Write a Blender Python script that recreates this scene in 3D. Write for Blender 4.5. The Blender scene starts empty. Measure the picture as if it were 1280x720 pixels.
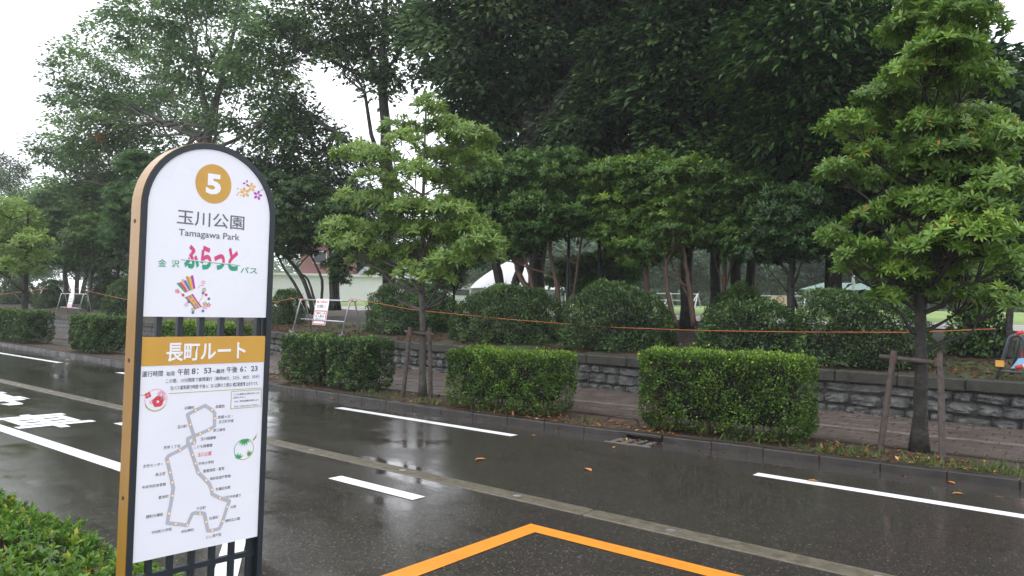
import bpy, bmesh, math, random
import numpy as np
from mathutils import Vector, Matrix, noise

random.seed(7)
SC = bpy.context.scene
COL = SC.collection

# ------------------------------------------------------------------ camera
F = 950.0; YAW = math.radians(38.95); PITCH = math.radians(1.45); ROLL = math.radians(1.4); EYE = 1.6
fw = np.array([-math.sin(YAW)*math.cos(PITCH), math.cos(YAW)*math.cos(PITCH), math.sin(PITCH)])
r0 = np.array([math.cos(YAW), math.sin(YAW), 0]); u0 = np.cross(r0, fw)
rt = r0*math.cos(ROLL) + u0*math.sin(ROLL); upv = np.cross(rt, fw)
cam = bpy.data.cameras.new('camera'); camo = bpy.data.objects.new('camera', cam); COL.objects.link(camo)
cam.sensor_width = 36; cam.lens = 36*F/1280; cam.clip_end = 2000; cam.clip_start = 0.05
m = Matrix.Identity(4)
for i in range(3):
    m[i][0] = rt[i]; m[i][1] = upv[i]; m[i][2] = -fw[i]
m[0][3], m[1][3], m[2][3] = 0, 0, EYE
camo.matrix_world = m
SC.camera = camo

def at(px, py, Y):
    """world point seen at a pixel of the photograph, on the vertical plane y = Y"""
    d = fw*F + rt*(px-640) - upv*(py-360)
    return Vector((d[0]*Y/d[1], Y, EYE + d[2]*Y/d[1]))

# ------------------------------------------------------------------ sky, sun, exposure
W = bpy.data.worlds.new('World'); SC.world = W; W.use_nodes = True
nt = W.node_tree; nt.nodes.clear()
out = nt.nodes.new('ShaderNodeOutputWorld'); bg = nt.nodes.new('ShaderNodeBackground')
sky = nt.nodes.new('ShaderNodeTexSky'); sky.sky_type = 'NISHITA'; sky.sun_disc = False
sky.sun_elevation = math.radians(52); sky.sun_rotation = math.radians(215)
sky.air_density = 1.0; sky.dust_density = 4.0
hs = nt.nodes.new('ShaderNodeHueSaturation'); hs.inputs['Saturation'].default_value = 0.12
mixs = nt.nodes.new('ShaderNodeMix'); mixs.data_type = 'RGBA'; mixs.inputs[0].default_value = 0.85
mixs.inputs[7].default_value = (19.0, 19.6, 20.8, 1)      # even rain cloud over the whole sky
nt.links.new(sky.outputs[0], hs.inputs['Color']); nt.links.new(hs.outputs[0], mixs.inputs[6])
nt.links.new(mixs.outputs[2], bg.inputs['Color']); bg.inputs['Strength'].default_value = 0.11
nt.links.new(bg.outputs[0], out.inputs[0])
sun = bpy.data.lights.new('sun', 'SUN'); sun.energy = 0.5; sun.angle = math.radians(25); sun.color = (1, .98, .94)
suno = bpy.data.objects.new('sun', sun); COL.objects.link(suno)
suno.rotation_euler = (math.radians(38), 0, math.radians(-35))
SC.view_settings.view_transform = 'Standard'; SC.view_settings.look = 'None'
SC.view_settings.gamma = 1; SC.view_settings.exposure = 0.0
SC.cycles.max_bounces = 6; SC.cycles.diffuse_bounces = 3; SC.cycles.glossy_bounces = 3
SC.cycles.transmission_bounces = 3; SC.cycles.volume_bounces = 1; SC.cycles.transparent_max_bounces = 8
SC.cycles.use_denoising = True

# ------------------------------------------------------------------ material helpers
MATS = {}
def newmat(name):
    mt = bpy.data.materials.new(name); mt.use_nodes = True
    n = mt.node_tree; n.nodes.clear()
    o = n.nodes.new('ShaderNodeOutputMaterial'); p = n.nodes.new('ShaderNodeBsdfPrincipled')
    n.links.new(p.outputs[0], o.inputs[0]); MATS[name] = mt
    return mt, n, p, o
def noise_node(n, scale, detail=4, rough=.6, vec=None, dist=0):
    t = n.nodes.new('ShaderNodeTexNoise'); t.inputs['Scale'].default_value = scale
    t.inputs['Detail'].default_value = detail; t.inputs['Roughness'].default_value = rough
    t.inputs['Distortion'].default_value = dist
    if vec is not None: n.links.new(vec, t.inputs['Vector'])
    return t
def ramp(n, fac, stops):
    r = n.nodes.new('ShaderNodeValToRGB'); e = r.color_ramp.elements
    while len(e) < len(stops): e.new(.5)
    for q, (p, c) in zip(e, stops):
        q.position = p; q.color = (*c, 1) if len(c) == 3 else c
    n.links.new(fac, r.inputs[0]); return r
def objcoord(n, world=True):
    if world:
        g = n.nodes.new('ShaderNodeNewGeometry'); return g.outputs['Position']
    g = n.nodes.new('ShaderNodeTexCoord'); return g.outputs['Object']
def bump(n, p, h, strength, dist):
    b = n.nodes.new('ShaderNodeBump'); b.inputs['Strength'].default_value = strength
    b.inputs['Distance'].default_value = dist
    n.links.new(h, b.inputs['Height']); n.links.new(b.outputs[0], p.inputs['Normal']); return b
def surf(name, c1, c2, scale=6, rough=(.4, .7), bs=.3, bd=.01, bscale=40, detail=6, world=True, metal=0, c3=None, spec=.5):
    mt, n, p, o = newmat(name); v = objcoord(n, world)
    t = noise_node(n, scale, detail, .65, v)
    st = [(.3, c1), (.7, c2)] if c3 is None else [(.28, c1), (.5, c2), (.72, c3)]
    r = ramp(n, t.outputs[0], st); n.links.new(r.outputs[0], p.inputs['Base Color'])
    t2 = noise_node(n, scale*.6+1, 3, .6, v)
    rr = n.nodes.new('ShaderNodeMapRange'); rr.inputs[1].default_value = .35; rr.inputs[2].default_value = .65
    rr.inputs[3].default_value = rough[0]; rr.inputs[4].default_value = rough[1]
    n.links.new(t2.outputs[0], rr.inputs[0]); n.links.new(rr.outputs[0], p.inputs['Roughness'])
    t3 = noise_node(n, bscale, 5, .65, v); bump(n, p, t3.outputs[0], bs, bd)
    p.inputs['Metallic'].default_value = metal; p.inputs['Specular IOR Level'].default_value = spec
    return mt
def leafmat(name, stops, rough=.45, trans=.3, spec=.5):
    mt, n, p, o = newmat(name)
    a = n.nodes.new('ShaderNodeAttribute'); a.attribute_name = 'tint'
    r = ramp(n, a.outputs['Fac'], stops)
    n.links.new(r.outputs[0], p.inputs['Base Color']); p.inputs['Roughness'].default_value = rough
    p.inputs['Specular IOR Level'].default_value = spec
    tr = n.nodes.new('ShaderNodeBsdfTranslucent'); n.links.new(r.outputs[0], tr.inputs[0])
    mx = n.nodes.new('ShaderNodeMixShader'); mx.inputs[0].default_value = trans
    n.links.new(p.outputs[0], mx.inputs[1]); n.links.new(tr.outputs[0], mx.inputs[2]); n.links.new(mx.outputs[0], o.inputs[0])
    return mt
def plain(name, c, rough=.5, metal=0, spec=.5):
    mt, n, p, o = newmat(name); v = objcoord(n)
    t = noise_node(n, 9, 4, .6, v)
    r = ramp(n, t.outputs[0], [(.3, tuple(x*.93 for x in c)), (.7, tuple(min(1, x*1.04) for x in c))])
    n.links.new(r.outputs[0], p.inputs['Base Color'])
    p.inputs['Roughness'].default_value = rough; p.inputs['Metallic'].default_value = metal
    p.inputs['Specular IOR Level'].default_value = spec
    return mt

# wet asphalt: a water film of uneven gloss over fine stone chips, sparkle painted as pale specks
def asphalt(name, base=.05):
    mt, n, p, o = newmat(name); v = objcoord(n)
    fine = noise_node(n, 170, 4, .8, v); mid = noise_node(n, 1.1, 5, .6, v, .6); chips = n.nodes.new('ShaderNodeTexVoronoi')
    chips.inputs['Scale'].default_value = 125; n.links.new(v, chips.inputs['Vector'])
    r = ramp(n, fine.outputs[0], [(.35, (base*.62, base*.54, base*.50)), (.62, (base*1.2, base*1.04, base*.96)), (.78, (base*2.6, base*2.3, base*2.1))])
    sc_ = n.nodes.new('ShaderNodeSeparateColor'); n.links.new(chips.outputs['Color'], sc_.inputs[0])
    cr = ramp(n, sc_.outputs[0], [(.0, (.45, .45, .45)), (.6, (.9, .9, .9)), (.9, (1.5, 1.45, 1.4)), (.975, (1.6, 1.55, 1.5)), (.985, (3.4, 3.2, 3.0))])  # rarest cells jump to pale: wet sparkle put into the colour
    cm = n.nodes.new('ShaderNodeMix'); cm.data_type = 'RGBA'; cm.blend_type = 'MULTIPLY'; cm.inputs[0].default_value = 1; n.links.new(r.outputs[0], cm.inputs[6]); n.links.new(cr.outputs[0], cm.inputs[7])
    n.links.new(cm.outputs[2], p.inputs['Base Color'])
    mp = n.nodes.new('ShaderNodeMapping'); mp.inputs['Scale'].default_value = (.16, 1.1, 1); n.links.new(v, mp.inputs[0])
    streak = noise_node(n, 1.6, 4, .55, mp.outputs[0])
    ad = n.nodes.new('ShaderNodeMath'); ad.operation = 'ADD'; n.links.new(mid.outputs[0], ad.inputs[0]); n.links.new(streak.outputs[0], ad.inputs[1])
    rr = n.nodes.new('ShaderNodeMapRange'); rr.inputs[1].default_value = .86; rr.inputs[2].default_value = 1.12
    rr.inputs[3].default_value = .015; rr.inputs[4].default_value = .14; n.links.new(ad.outputs[0], rr.inputs[0])
    n.links.new(rr.outputs[0], p.inputs['Roughness'])
    b2 = n.nodes.new('ShaderNodeMapRange'); b2.inputs[1].default_value = .86; b2.inputs[2].default_value = 1.12
    b2.inputs[3].default_value = .10; b2.inputs[4].default_value = 1.0; n.links.new(ad.outputs[0], b2.inputs[0])
    h = n.nodes.new('ShaderNodeMath'); h.operation = 'ADD'; n.links.new(fine.outputs[0], h.inputs[0]); n.links.new(chips.outputs['Distance'], h.inputs[1])
    b = bump(n, p, h.outputs[0], .2, .0006); n.links.new(b2.outputs[0], b.inputs['Strength'])
    p.inputs['Specular IOR Level'].default_value = .75
    return mt
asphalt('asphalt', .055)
def paint(name, c):
    mt, n, p, o = newmat(name); v = objcoord(n)
    t = noise_node(n, 150, 4, .7, v); t2 = noise_node(n, 3, 3, .6, v)
    ad = n.nodes.new('ShaderNodeMath'); ad.operation = 'ADD'; n.links.new(t.outputs[0], ad.inputs[0]); n.links.new(t2.outputs[0], ad.inputs[1])
    r = ramp(n, ad.outputs[0], [(.70, (.10, .095, .09)), (.77, tuple(x*.72 for x in c)), (.86, tuple(x*.92 for x in c)), (1, c)])
    n.links.new(r.outputs[0], p.inputs['Base Color']); p.inputs['Roughness'].default_value = .42
    bump(n, p, t.outputs[0], .25, .002)
    return mt
paint('white_paint', (.86, .86, .87)); paint('orange_paint', (.72, .26, .02))
surf('concrete', (.09, .085, .075), (.19, .175, .155), 3, (.25, .6), .3, .004, 60)
surf('strip_concrete', (.07, .06, .042), (.15, .13, .09), 12, (.3, .6), .5, .004, 120)
surf('kerb_concrete', (.018, .016, .014), (.045, .039, .034), 5, (.25, .55), .4, .006, 50)
surf('cap_stone', (.012, .012, .009), (.040, .037, .029), 5.5, (.45, .75), .8, .014, 30, c3=(.04, .048, .024))
surf('wall_stone', (.035, .035, .035), (.115, .115, .112), 8, (.45, .8), 1.0, .022, 34, c3=(.22, .218, .205))
surf('mortar', (.02, .02, .02), (.05, .048, .045), 8, (.7, .9), .5, .01, 40)
surf('paver', (.075, .056, .047), (.15, .115, .098), 1.7, (.25, .5), .3, .004, 70)
surf('pale_paver', (.13, .115, .10), (.20, .178, .155), 3, (.3, .6), .3, .004, 70)
surf('soil', (.025, .017, .010), (.065, .042, .026), 4, (.6, .9), .9, .03, 25, c3=(.11, .065, .035))
surf('bark_dark', (.012, .011, .009), (.035, .03, .025), 9, (.5, .85), 1.0, .03, 16)
surf('bark_grey', (.05, .045, .038), (.10, .09, .078), 14, (.55, .85), .9, .012, 30)
surf('bark_brown', (.06, .033, .02), (.13, .075, .05), 10, (.5, .8), .8, .012, 25)
surf('stake_wood', (.035, .026, .022), (.11, .085, .075), 16, (.5, .8), .8, .006, 50)
surf('galvanised', (.36, .37, .39), (.52, .53, .55), 10, (.25, .45), .1, .002, 60, metal=.6)
plain('red_tape', (.55, .05, .03)); plain('grey_steel', (.10, .11, .12), .4, .3)
plain('navy_steel', (.014, .020, .028), .38, .1); plain('gold_steel', (.34, .175, .028), .25)
surf('board_white', (.78, .78, .86), (.84, .84, .91), 2, (.22, .32), .05, .001, 30)
plain('print_gold', (.60, .33, .055), .35); plain('print_grey', (.13, .13, .14), .4); plain('print_black', (.05, .05, .06), .4)
plain('print_white', (.87, .87, .92), .35); plain('print_magenta', (.66, .06, .20), .35); plain('print_green', (.03, .33, .19), .35)
plain('print_route', (.46, .47, .52), .4); plain('print_red', (.72, .07, .09), .4); plain('print_orange', (.80, .42, .08), .4)
plain('print_purple', (.45, .04, .42), .4); plain('print_blue', (.12, .2, .45), .4); plain('print_pink', (.80, .42, .5), .4)
plain('print_olive', (.42, .36, .08), .4); plain('print_leaf', (.12, .45, .2), .4)
plain('rope_orange', (.55, .15, .04), .6); plain('near_black', (.012, .012, .012), .5)
plain('sheet_blue', (.25, .50, .72), .4); plain('sheet_red', (.28, .03, .05), .45); plain('beige_board', (.62, .50, .36), .5)
plain('tent_white', (.88, .88, .90), .6); plain('curtain_grey', (.30, .31, .33), .6); plain('brick_wall', (.30, .15, .145), .7)
plain('render_wall', (.72, .71, .74), .7); plain('roof_green', (.17, .26, .23), .6); plain('window_dark', (.06, .07, .08), .15)
plain('pole_black', (.015, .015, .017), .4); plain('plaster_pink', (.75, .55, .58), .7)
surf('hill_green', (.02, .04, .022), (.06, .085, .045), .6, (.8, 1), 1, .3, 1.2)
surf('gravel_path', (.34, .30, .27), (.52, .48, .44), 2, (.3, .7), .3, .01, 40)

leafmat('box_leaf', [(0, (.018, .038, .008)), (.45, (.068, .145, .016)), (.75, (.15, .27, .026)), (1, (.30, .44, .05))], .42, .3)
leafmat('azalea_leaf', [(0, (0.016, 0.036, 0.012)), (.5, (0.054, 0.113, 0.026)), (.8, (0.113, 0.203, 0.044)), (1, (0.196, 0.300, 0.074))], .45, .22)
leafmat('near_leaf', [(0, (.035, .085, .015)), (.35, (.10, .22, .03)), (.65, (.19, .34, .045)), (.85, (.42, .45, .05)), (1, (.50, .24, .07))], .32, .35)
leafmat('rosette_leaf', [(0, (.06, .12, .022)), (.4, (.15, .27, .040)), (.8, (.28, .44, .07)), (.97, (.38, .52, .09)), (1, (.60, .24, .05))], .4, .35)
leafmat('rosette_leaf_pale', [(0, (0.087, 0.150, 0.036)), (.4, (0.153, 0.250, 0.054)), (.8, (0.249, 0.370, 0.079)), (1, (0.345, 0.450, 0.108))], .45, .4)
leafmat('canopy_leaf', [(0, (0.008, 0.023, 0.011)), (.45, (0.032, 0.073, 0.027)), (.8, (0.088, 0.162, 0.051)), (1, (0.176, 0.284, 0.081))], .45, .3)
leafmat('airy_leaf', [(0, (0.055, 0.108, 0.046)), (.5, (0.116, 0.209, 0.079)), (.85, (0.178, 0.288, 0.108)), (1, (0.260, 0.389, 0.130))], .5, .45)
leafmat('camellia_leaf', [(0, (.012, .034, .010)), (.45, (.048, .115, .022)), (.8, (.11, .21, .035)), (1, (.20, .32, .055))], .42, .28)
leafmat('yellow_leaf', [(0, (0.019, 0.050, 0.012)), (.45, (0.072, 0.150, 0.024)), (.8, (0.163, 0.288, 0.036)), (1, (0.403, 0.504, 0.048))], .42, .3)
leafmat('maple_leaf', [(0, (.05, .12, .04)), (.6, (.09, .19, .055)), (1, (.14, .25, .07))], .5, .4)
leafmat('hazed_leaf', [(0, (0.095, 0.135, 0.101)), (.6, (0.149, 0.216, 0.135)), (1, (0.216, 0.297, 0.176))], .7, .3)  # paled for distance, haze put into the leaf colour
leafmat('misted_leaf', [(0, (.016, .038, .018)), (.45, (.06, .115, .05)), (.8, (.12, .20, .08)), (1, (.20, .30, .11))], .5, .35)  # canopy green lightened and greyed, mist painted into the leaves
leafmat('grass_blade', [(0, (.05, .07, .02)), (.5, (.08, .13, .03)), (1, (.16, .24, .05))], .5, .3)
leafmat('litter_leaf', [(0, (.05, .022, .012)), (.5, (.16, .06, .02)), (.8, (.38, .16, .04)), (1, (.60, .38, .12))], .5, .1)

# park ground: bare soil under the trees, mown lawn beyond
mt, n, p, o = newmat('park_ground'); v = objcoord(n)
sx = n.nodes.new('ShaderNodeSeparateXYZ'); n.links.new(v, sx.inputs[0])
tn = noise_node(n, .5, 5, .6, v); ta = noise_node(n, 6, 5, .7, v)
so = ramp(n, ta.outputs[0], [(.3, (.026, .018, .011)), (.6, (.06, .04, .024)), (.8, (.10, .065, .035))])
gr = ramp(n, ta.outputs[0], [(.3, (.03, .05, .014)), (.7, (.07, .10, .028))])
la = ramp(n, tn.outputs[0], [(.3, (.16, .25, .055)), (.7, (.25, .35, .09))])
m1 = n.nodes.new('ShaderNodeMix'); m1.data_type = 'RGBA'; k1 = ramp(n, tn.outputs[0], [(.55, (0, 0, 0)), (.63, (1, 1, 1))])
n.links.new(k1.outputs[0], m1.inputs[0]); n.links.new(so.outputs[0], m1.inputs[6]); n.links.new(gr.outputs[0], m1.inputs[7])
m2 = n.nodes.new('ShaderNodeMix'); m2.data_type = 'RGBA'
ml = n.nodes.new('ShaderNodeMath'); ml.operation = 'MULTIPLY_ADD'; ml.inputs[1].default_value = 3; n.links.new(tn.outputs[0], ml.inputs[0]); n.links.new(sx.outputs[1], ml.inputs[2])
mr = n.nodes.new('ShaderNodeMapRange'); mr.inputs[1].default_value = 21.5; mr.inputs[2].default_value = 23; n.links.new(ml.outputs[0], mr.inputs[0])
n.links.new(mr.outputs[0], m2.inputs[0]); n.links.new(m1.outputs[2], m2.inputs[6]); n.links.new(la.outputs[0], m2.inputs[7])
n.links.new(m2.outputs[2], p.inputs['Base Color']); p.inputs['Roughness'].default_value = .75; bump(n, p, ta.outputs[0], .8, .03)

# ------------------------------------------------------------------ object helpers
def tag(o, label=None, cat=None, group=None, kind=None):
    if label: o['label'] = label
    if cat: o['category'] = cat
    if group: o['group'] = group
    if kind: o['kind'] = kind
    return o
def thing(name, label, cat, loc=(0, 0, 0), rotz=0, group=None):
    o = bpy.data.objects.new(name, None); COL.objects.link(o); o.empty_display_size = .2
    o.location = loc; o.rotation_euler = (0, 0, rotz)
    return tag(o, label, cat, group)
def link(name, me, mat, parent=None, kind=None):
    o = bpy.data.objects.new(name, me); COL.objects.link(o)
    if mat is not None:
        for x in ([mat] if isinstance(mat, str) else mat): me.materials.append(MATS[x])
    if parent is not None: o.parent = parent
    if kind: o['kind'] = kind
    return o
def dup(root, loc, rotz=0, scale=(1, 1, 1), label=None, group=None):
    r = root.copy(); COL.objects.link(r); r.location = loc; r.rotation_euler = (0, 0, rotz); r.scale = scale
    if label: r['label'] = label
    if group: r['group'] = group
    for ch in list(root.children):
        c = ch.copy(); COL.objects.link(c); c.parent = r
        for g in list(ch.children):
            d = g.copy(); COL.objects.link(d); d.parent = c
    return r
class MB:
    def __init__(s): s.v = []; s.f = []; s.smooth = False
    def add(s, vs, fs):
        k = len(s.v); s.v += [tuple(x) for x in vs]; s.f += [tuple(i+k for i in f) for f in fs]
    def box(s, x0, x1, y0, y1, z0, z1, M=None):
        vs = [Vector((x, y, z)) for x in (x0, x1) for y in (y0, y1) for z in (z0, z1)]
        if M is not None: vs = [M @ q for q in vs]
        s.add(vs, [(0, 1, 3, 2), (4, 6, 7, 5), (0, 4, 5, 1), (2, 3, 7, 6), (0, 2, 6, 4), (1, 5, 7, 3)]); return s
    def tube(s, pts, rad, seg=8, cap=True, wob=0):
        pts = [Vector(q) for q in pts]
        if not hasattr(rad, '__len__'): rad = [rad]*len(pts)
        rings = []; ref = Vector((0.13, .97, .2)); k0 = len(s.v)
        for i, q in enumerate(pts):
            t = (pts[min(i+1, len(pts)-1)]-pts[max(i-1, 0)]).normalized()
            a = t.cross(ref)
            if a.length < .15: a = t.cross(Vector((1, 0, 0)))
            a.normalize(); b = t.cross(a); b.normalize(); ref = -a.cross(t) if False else ref
            for j in range(seg):
                an = 2*math.pi*j/seg; rr = rad[i]*(1+wob*noise.noise(Vector((math.cos(an)*2, math.sin(an)*2, i*.7+q.x))))
                s.v.append(tuple(q + a*math.cos(an)*rr + b*math.sin(an)*rr))
        for i in range(len(pts)-1):
            for j in range(seg):
                j2 = (j+1) % seg
                s.f.append((k0+i*seg+j, k0+i*seg+j2, k0+(i+1)*seg+j2, k0+(i+1)*seg+j))
        if cap:
            s.f.append(tuple(k0+j for j in range(seg-1, -1, -1))); s.f.append(tuple(k0+(len(pts)-1)*seg+j for j in range(seg)))
        return s
    def mesh(s, name, smooth=False):
        me = bpy.data.meshes.new(name); me.from_pydata(s.v, [], s.f); me.update()
        if smooth: me.polygons.foreach_set('use_smooth', [True]*len(me.polygons))
        return me
    def build(s, name, mat, parent=None, smooth=False, kind=None):
        return link(name, s.mesh(name, smooth), mat, parent, kind)
def bevel_box(sx, sy, sz, b, name, centre=(0, 0, 0)):
    bm = bmesh.new(); bmesh.ops.create_cube(bm, size=1)
    bmesh.ops.scale(bm, vec=(sx, sy, sz), verts=bm.verts); bmesh.ops.bevel(bm, geom=bm.edges[:], offset=b, segments=1, affect='EDGES')
    bmesh.ops.translate(bm, vec=centre, verts=bm.verts)
    me = bpy.data.meshes.new(name); bm.to_mesh(me); bm.free(); return me
def interp(tab, x): return float(np.interp(x, [a for a, b in tab], [b for a, b in tab]))
KERB = [(-90, 10.8), (-60, 9.6), (-28, 8.6), (-12.2, 8.12), (-7.65, 8.08), (-5.5, 8.25), (-3.7, 8.43), (-.7, 8.65), (12, 8.75)]
WALL = [(-90, 17.0), (-60, 15.3), (-30, 13.75), (-16, 12.55), (-12.3, 12.48), (-6.7, 12.4), (-3.8, 12.75), (12, 12.95)]
def kerbY(x): return interp(KERB, x)
def wallY(x): return interp(WALL, x)
def slope(fn, x): return math.atan2(fn(x+.3)-fn(x-.3), .6)
def G(x, y):
    d = y - wallY(x)
    z = interp([(0, .675), (.4, .72), (2.5, .98), (10, 1.5), (28, 1.9), (50, 2.1), (90, 2.2), (500, 2.2)], d)
    if d > .4: z += .05*noise.noise(Vector((x*.5, y*.5, 0)))*min(1, d)
    return z

# ------------------------------------------------------------------ leaves
def unit(rs, n):
    v = rs.normal(size=(n, 3)); return v/np.linalg.norm(v, axis=1)[:, None]
def nrm(a): return a/np.maximum(np.linalg.norm(a, axis=1), 1e-6)[:, None]
def leafmesh(name, C, A, N, L, Wd, tint, fold=.12, droop=0.0):
    """C leaf base, A long axis, N leaf normal; one folded diamond per leaf"""
    A = nrm(A); B = nrm(np.cross(N, A)); N = nrm(np.cross(A, B)); L = L[:, None]; Wd = Wd[:, None]
    V = np.empty((len(C), 4, 3)); mid = C + A*L*.48
    V[:, 0] = C; V[:, 1] = mid + B*Wd*.5 + N*L*fold; V[:, 2] = C + A*L - N*L*droop; V[:, 3] = mid - B*Wd*.5 + N*L*fold
    return quads(name, V, tint)
def quads(name, V, tint):
    n = len(V); me = bpy.data.meshes.new(name)
    me.vertices.add(n*4); me.vertices.foreach_set('co', V.reshape(-1).astype(np.float32))
    me.loops.add(n*4); me.loops.foreach_set('vertex_index', np.arange(n*4, dtype=np.int32))
    me.polygons.add(n); me.polygons.foreach_set('loop_start', np.arange(0, n*4, 4, dtype=np.int32))
    me.polygons.foreach_set('loop_total', np.full(n, 4, dtype=np.int32))
    a = me.attributes.new('tint', 'FLOAT', 'FACE'); a.data.foreach_set('value', np.clip(tint, 0, 1).astype(np.float32))
    me.update(calc_edges=True); return me

def crown_cloud(rs, lobes, n_clumps, per, rc, L, Wd, flat=.5, droop=.35, inner=.45, tvar=.28, tbase=.35):
    """leaves gathered in flattened sprays that fill the shell of several lobes; returns mesh data arrays and spray centres"""
    w = np.array([r[0]*r[1] for c, r in lobes]); w = w/w.sum()
    pick = rs.choice(len(lobes), n_clumps, p=w)
    c = np.array([lobes[i][0] for i in pick]); r = np.array([lobes[i][1] for i in pick])
    u = unit(rs, n_clumps); rad = inner + (1-inner)*rs.rand(n_clumps)**.6
    P = c + u*r*rad[:, None]
    out = nrm(u*np.array([1, 1, .4]))
    cid = np.repeat(np.arange(n_clumps), per); nL = len(cid)
    size = rc*(.6+.8*rs.rand(n_clumps))
    q = unit(rs, nL)*(rs.rand(nL)**.45)[:, None]*np.array([1, 1, flat])
    pos = P[cid] + q*size[cid][:, None]
    pos[:, 2] -= droop*np.linalg.norm(q[:, :2], axis=1)**2*size[cid]
    A = q*np.array([1, 1, .3]) + out[cid]*.35 + unit(rs, nL)*.45; A[:, 2] -= droop*.6
    N = np.array([0, 0, 1.]) + unit(rs, nL)*.55
    ll = L*(.7+.6*rs.rand(nL)); ww = Wd*(.7+.6*rs.rand(nL))
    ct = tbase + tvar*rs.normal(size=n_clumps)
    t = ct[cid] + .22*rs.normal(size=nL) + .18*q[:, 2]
    return (pos, A, N, ll, ww, t), P
def bent(a, b, rs, k=4, amt=.12):
    a = Vector(a); b = Vector(b); L = (b-a).length; pts = [a]
    for i in range(1, k):
        f = i/k; q = a.lerp(b, f) + Vector(rs.normal(size=3))*L*amt*math.sin(f*math.pi)*.5
        q.z -= L*.04*math.sin(f*math.pi); pts.append(q)
    pts.append(b); return pts
def rosettes(rs, pads, L, Wd, n_leaf=9, dens=26, tb=.45):
    """whorls of long leaves sitting on the top of each pad; pads: (centre, rx, rz)"""
    C = []; AX = []; TT = []
    for (c, rx_, rz_) in pads:
        nn = max(5, int(dens*(rx_/.4)**2)); a = rs.rand(nn)*6.28; r = rs.rand(nn)**.5
        p_ = np.stack([np.cos(a)*r*rx_, np.sin(a)*r*rx_, rz_*np.sqrt(np.clip(1-r*r, 0, 1))*rs.uniform(.1, 1.1, nn)-rz_*.35*r], 1)
        C.append(p_+np.array(c)); AX.append(nrm(np.stack([np.cos(a)*r*.9, np.sin(a)*r*.9, np.full(nn, .9)], 1)+.25*rs.normal(size=(nn, 3))))
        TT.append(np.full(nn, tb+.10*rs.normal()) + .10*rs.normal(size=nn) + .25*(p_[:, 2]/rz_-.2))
    C = np.concatenate(C); AX = np.concatenate(AX); TT = np.concatenate(TT)
    cid = np.repeat(np.arange(len(C)), n_leaf); n_ = len(cid)
    ph = (np.tile(np.arange(n_leaf), len(C))*2.4 + rs.rand(n_)*.5 + rs.rand(len(C))[cid]*6); el = rs.uniform(-.15, .95, n_)
    t1 = nrm(np.cross(AX, np.array([.31, .77, .2]))); t2 = np.cross(AX, t1)
    out_ = t1[cid]*np.cos(ph)[:, None]+t2[cid]*np.sin(ph)[:, None]
    A = out_*np.cos(el)[:, None] + AX[cid]*np.sin(el)[:, None]; N = AX[cid]*np.cos(el)[:, None] - out_*np.sin(el)[:, None]
    B = nrm(np.cross(N, A)); Ls = (L*rs.uniform(.65, 1.15, n_))[:, None]; Ws = Wd*rs.uniform(.8, 1.2, n_)[:, None]
    base = C[cid]; mid = base + A*Ls*.62 + N*Ls*.03; tip = base + A*Ls*.97 - N*Ls*.10
    V = np.empty((n_, 2, 4, 3))     # two quads a leaf: narrow stalk end widening, then blade to the tip
    V[:, 0, 0] = base - B*Ws*.10; V[:, 0, 1] = base + B*Ws*.10; V[:, 0, 2] = mid + B*Ws*.5; V[:, 0, 3] = mid - B*Ws*.5
    V[:, 1, 0] = mid - B*Ws*.5; V[:, 1, 1] = mid + B*Ws*.5; V[:, 1, 2] = tip + B*Ws*.08; V[:, 1, 3] = tip - B*Ws*.08
    t = TT[cid] + .07*rs.normal(size=n_); t = np.minimum(t, .93); t[rs.rand(n_) < .004] = 1.0
    return V.reshape(-1, 4, 3), np.repeat(t, 2), C
def catmull(p, i, t):
    a = p[max(i-1, 0)]; b = p[i]; c = p[i+1]; d = p[min(i+2, len(p)-1)]
    return .5*((2*b) + (c-a)*t + (2*a-5*b+4*c-d)*t*t + (3*b-a-3*c+d)*t**3)
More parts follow.
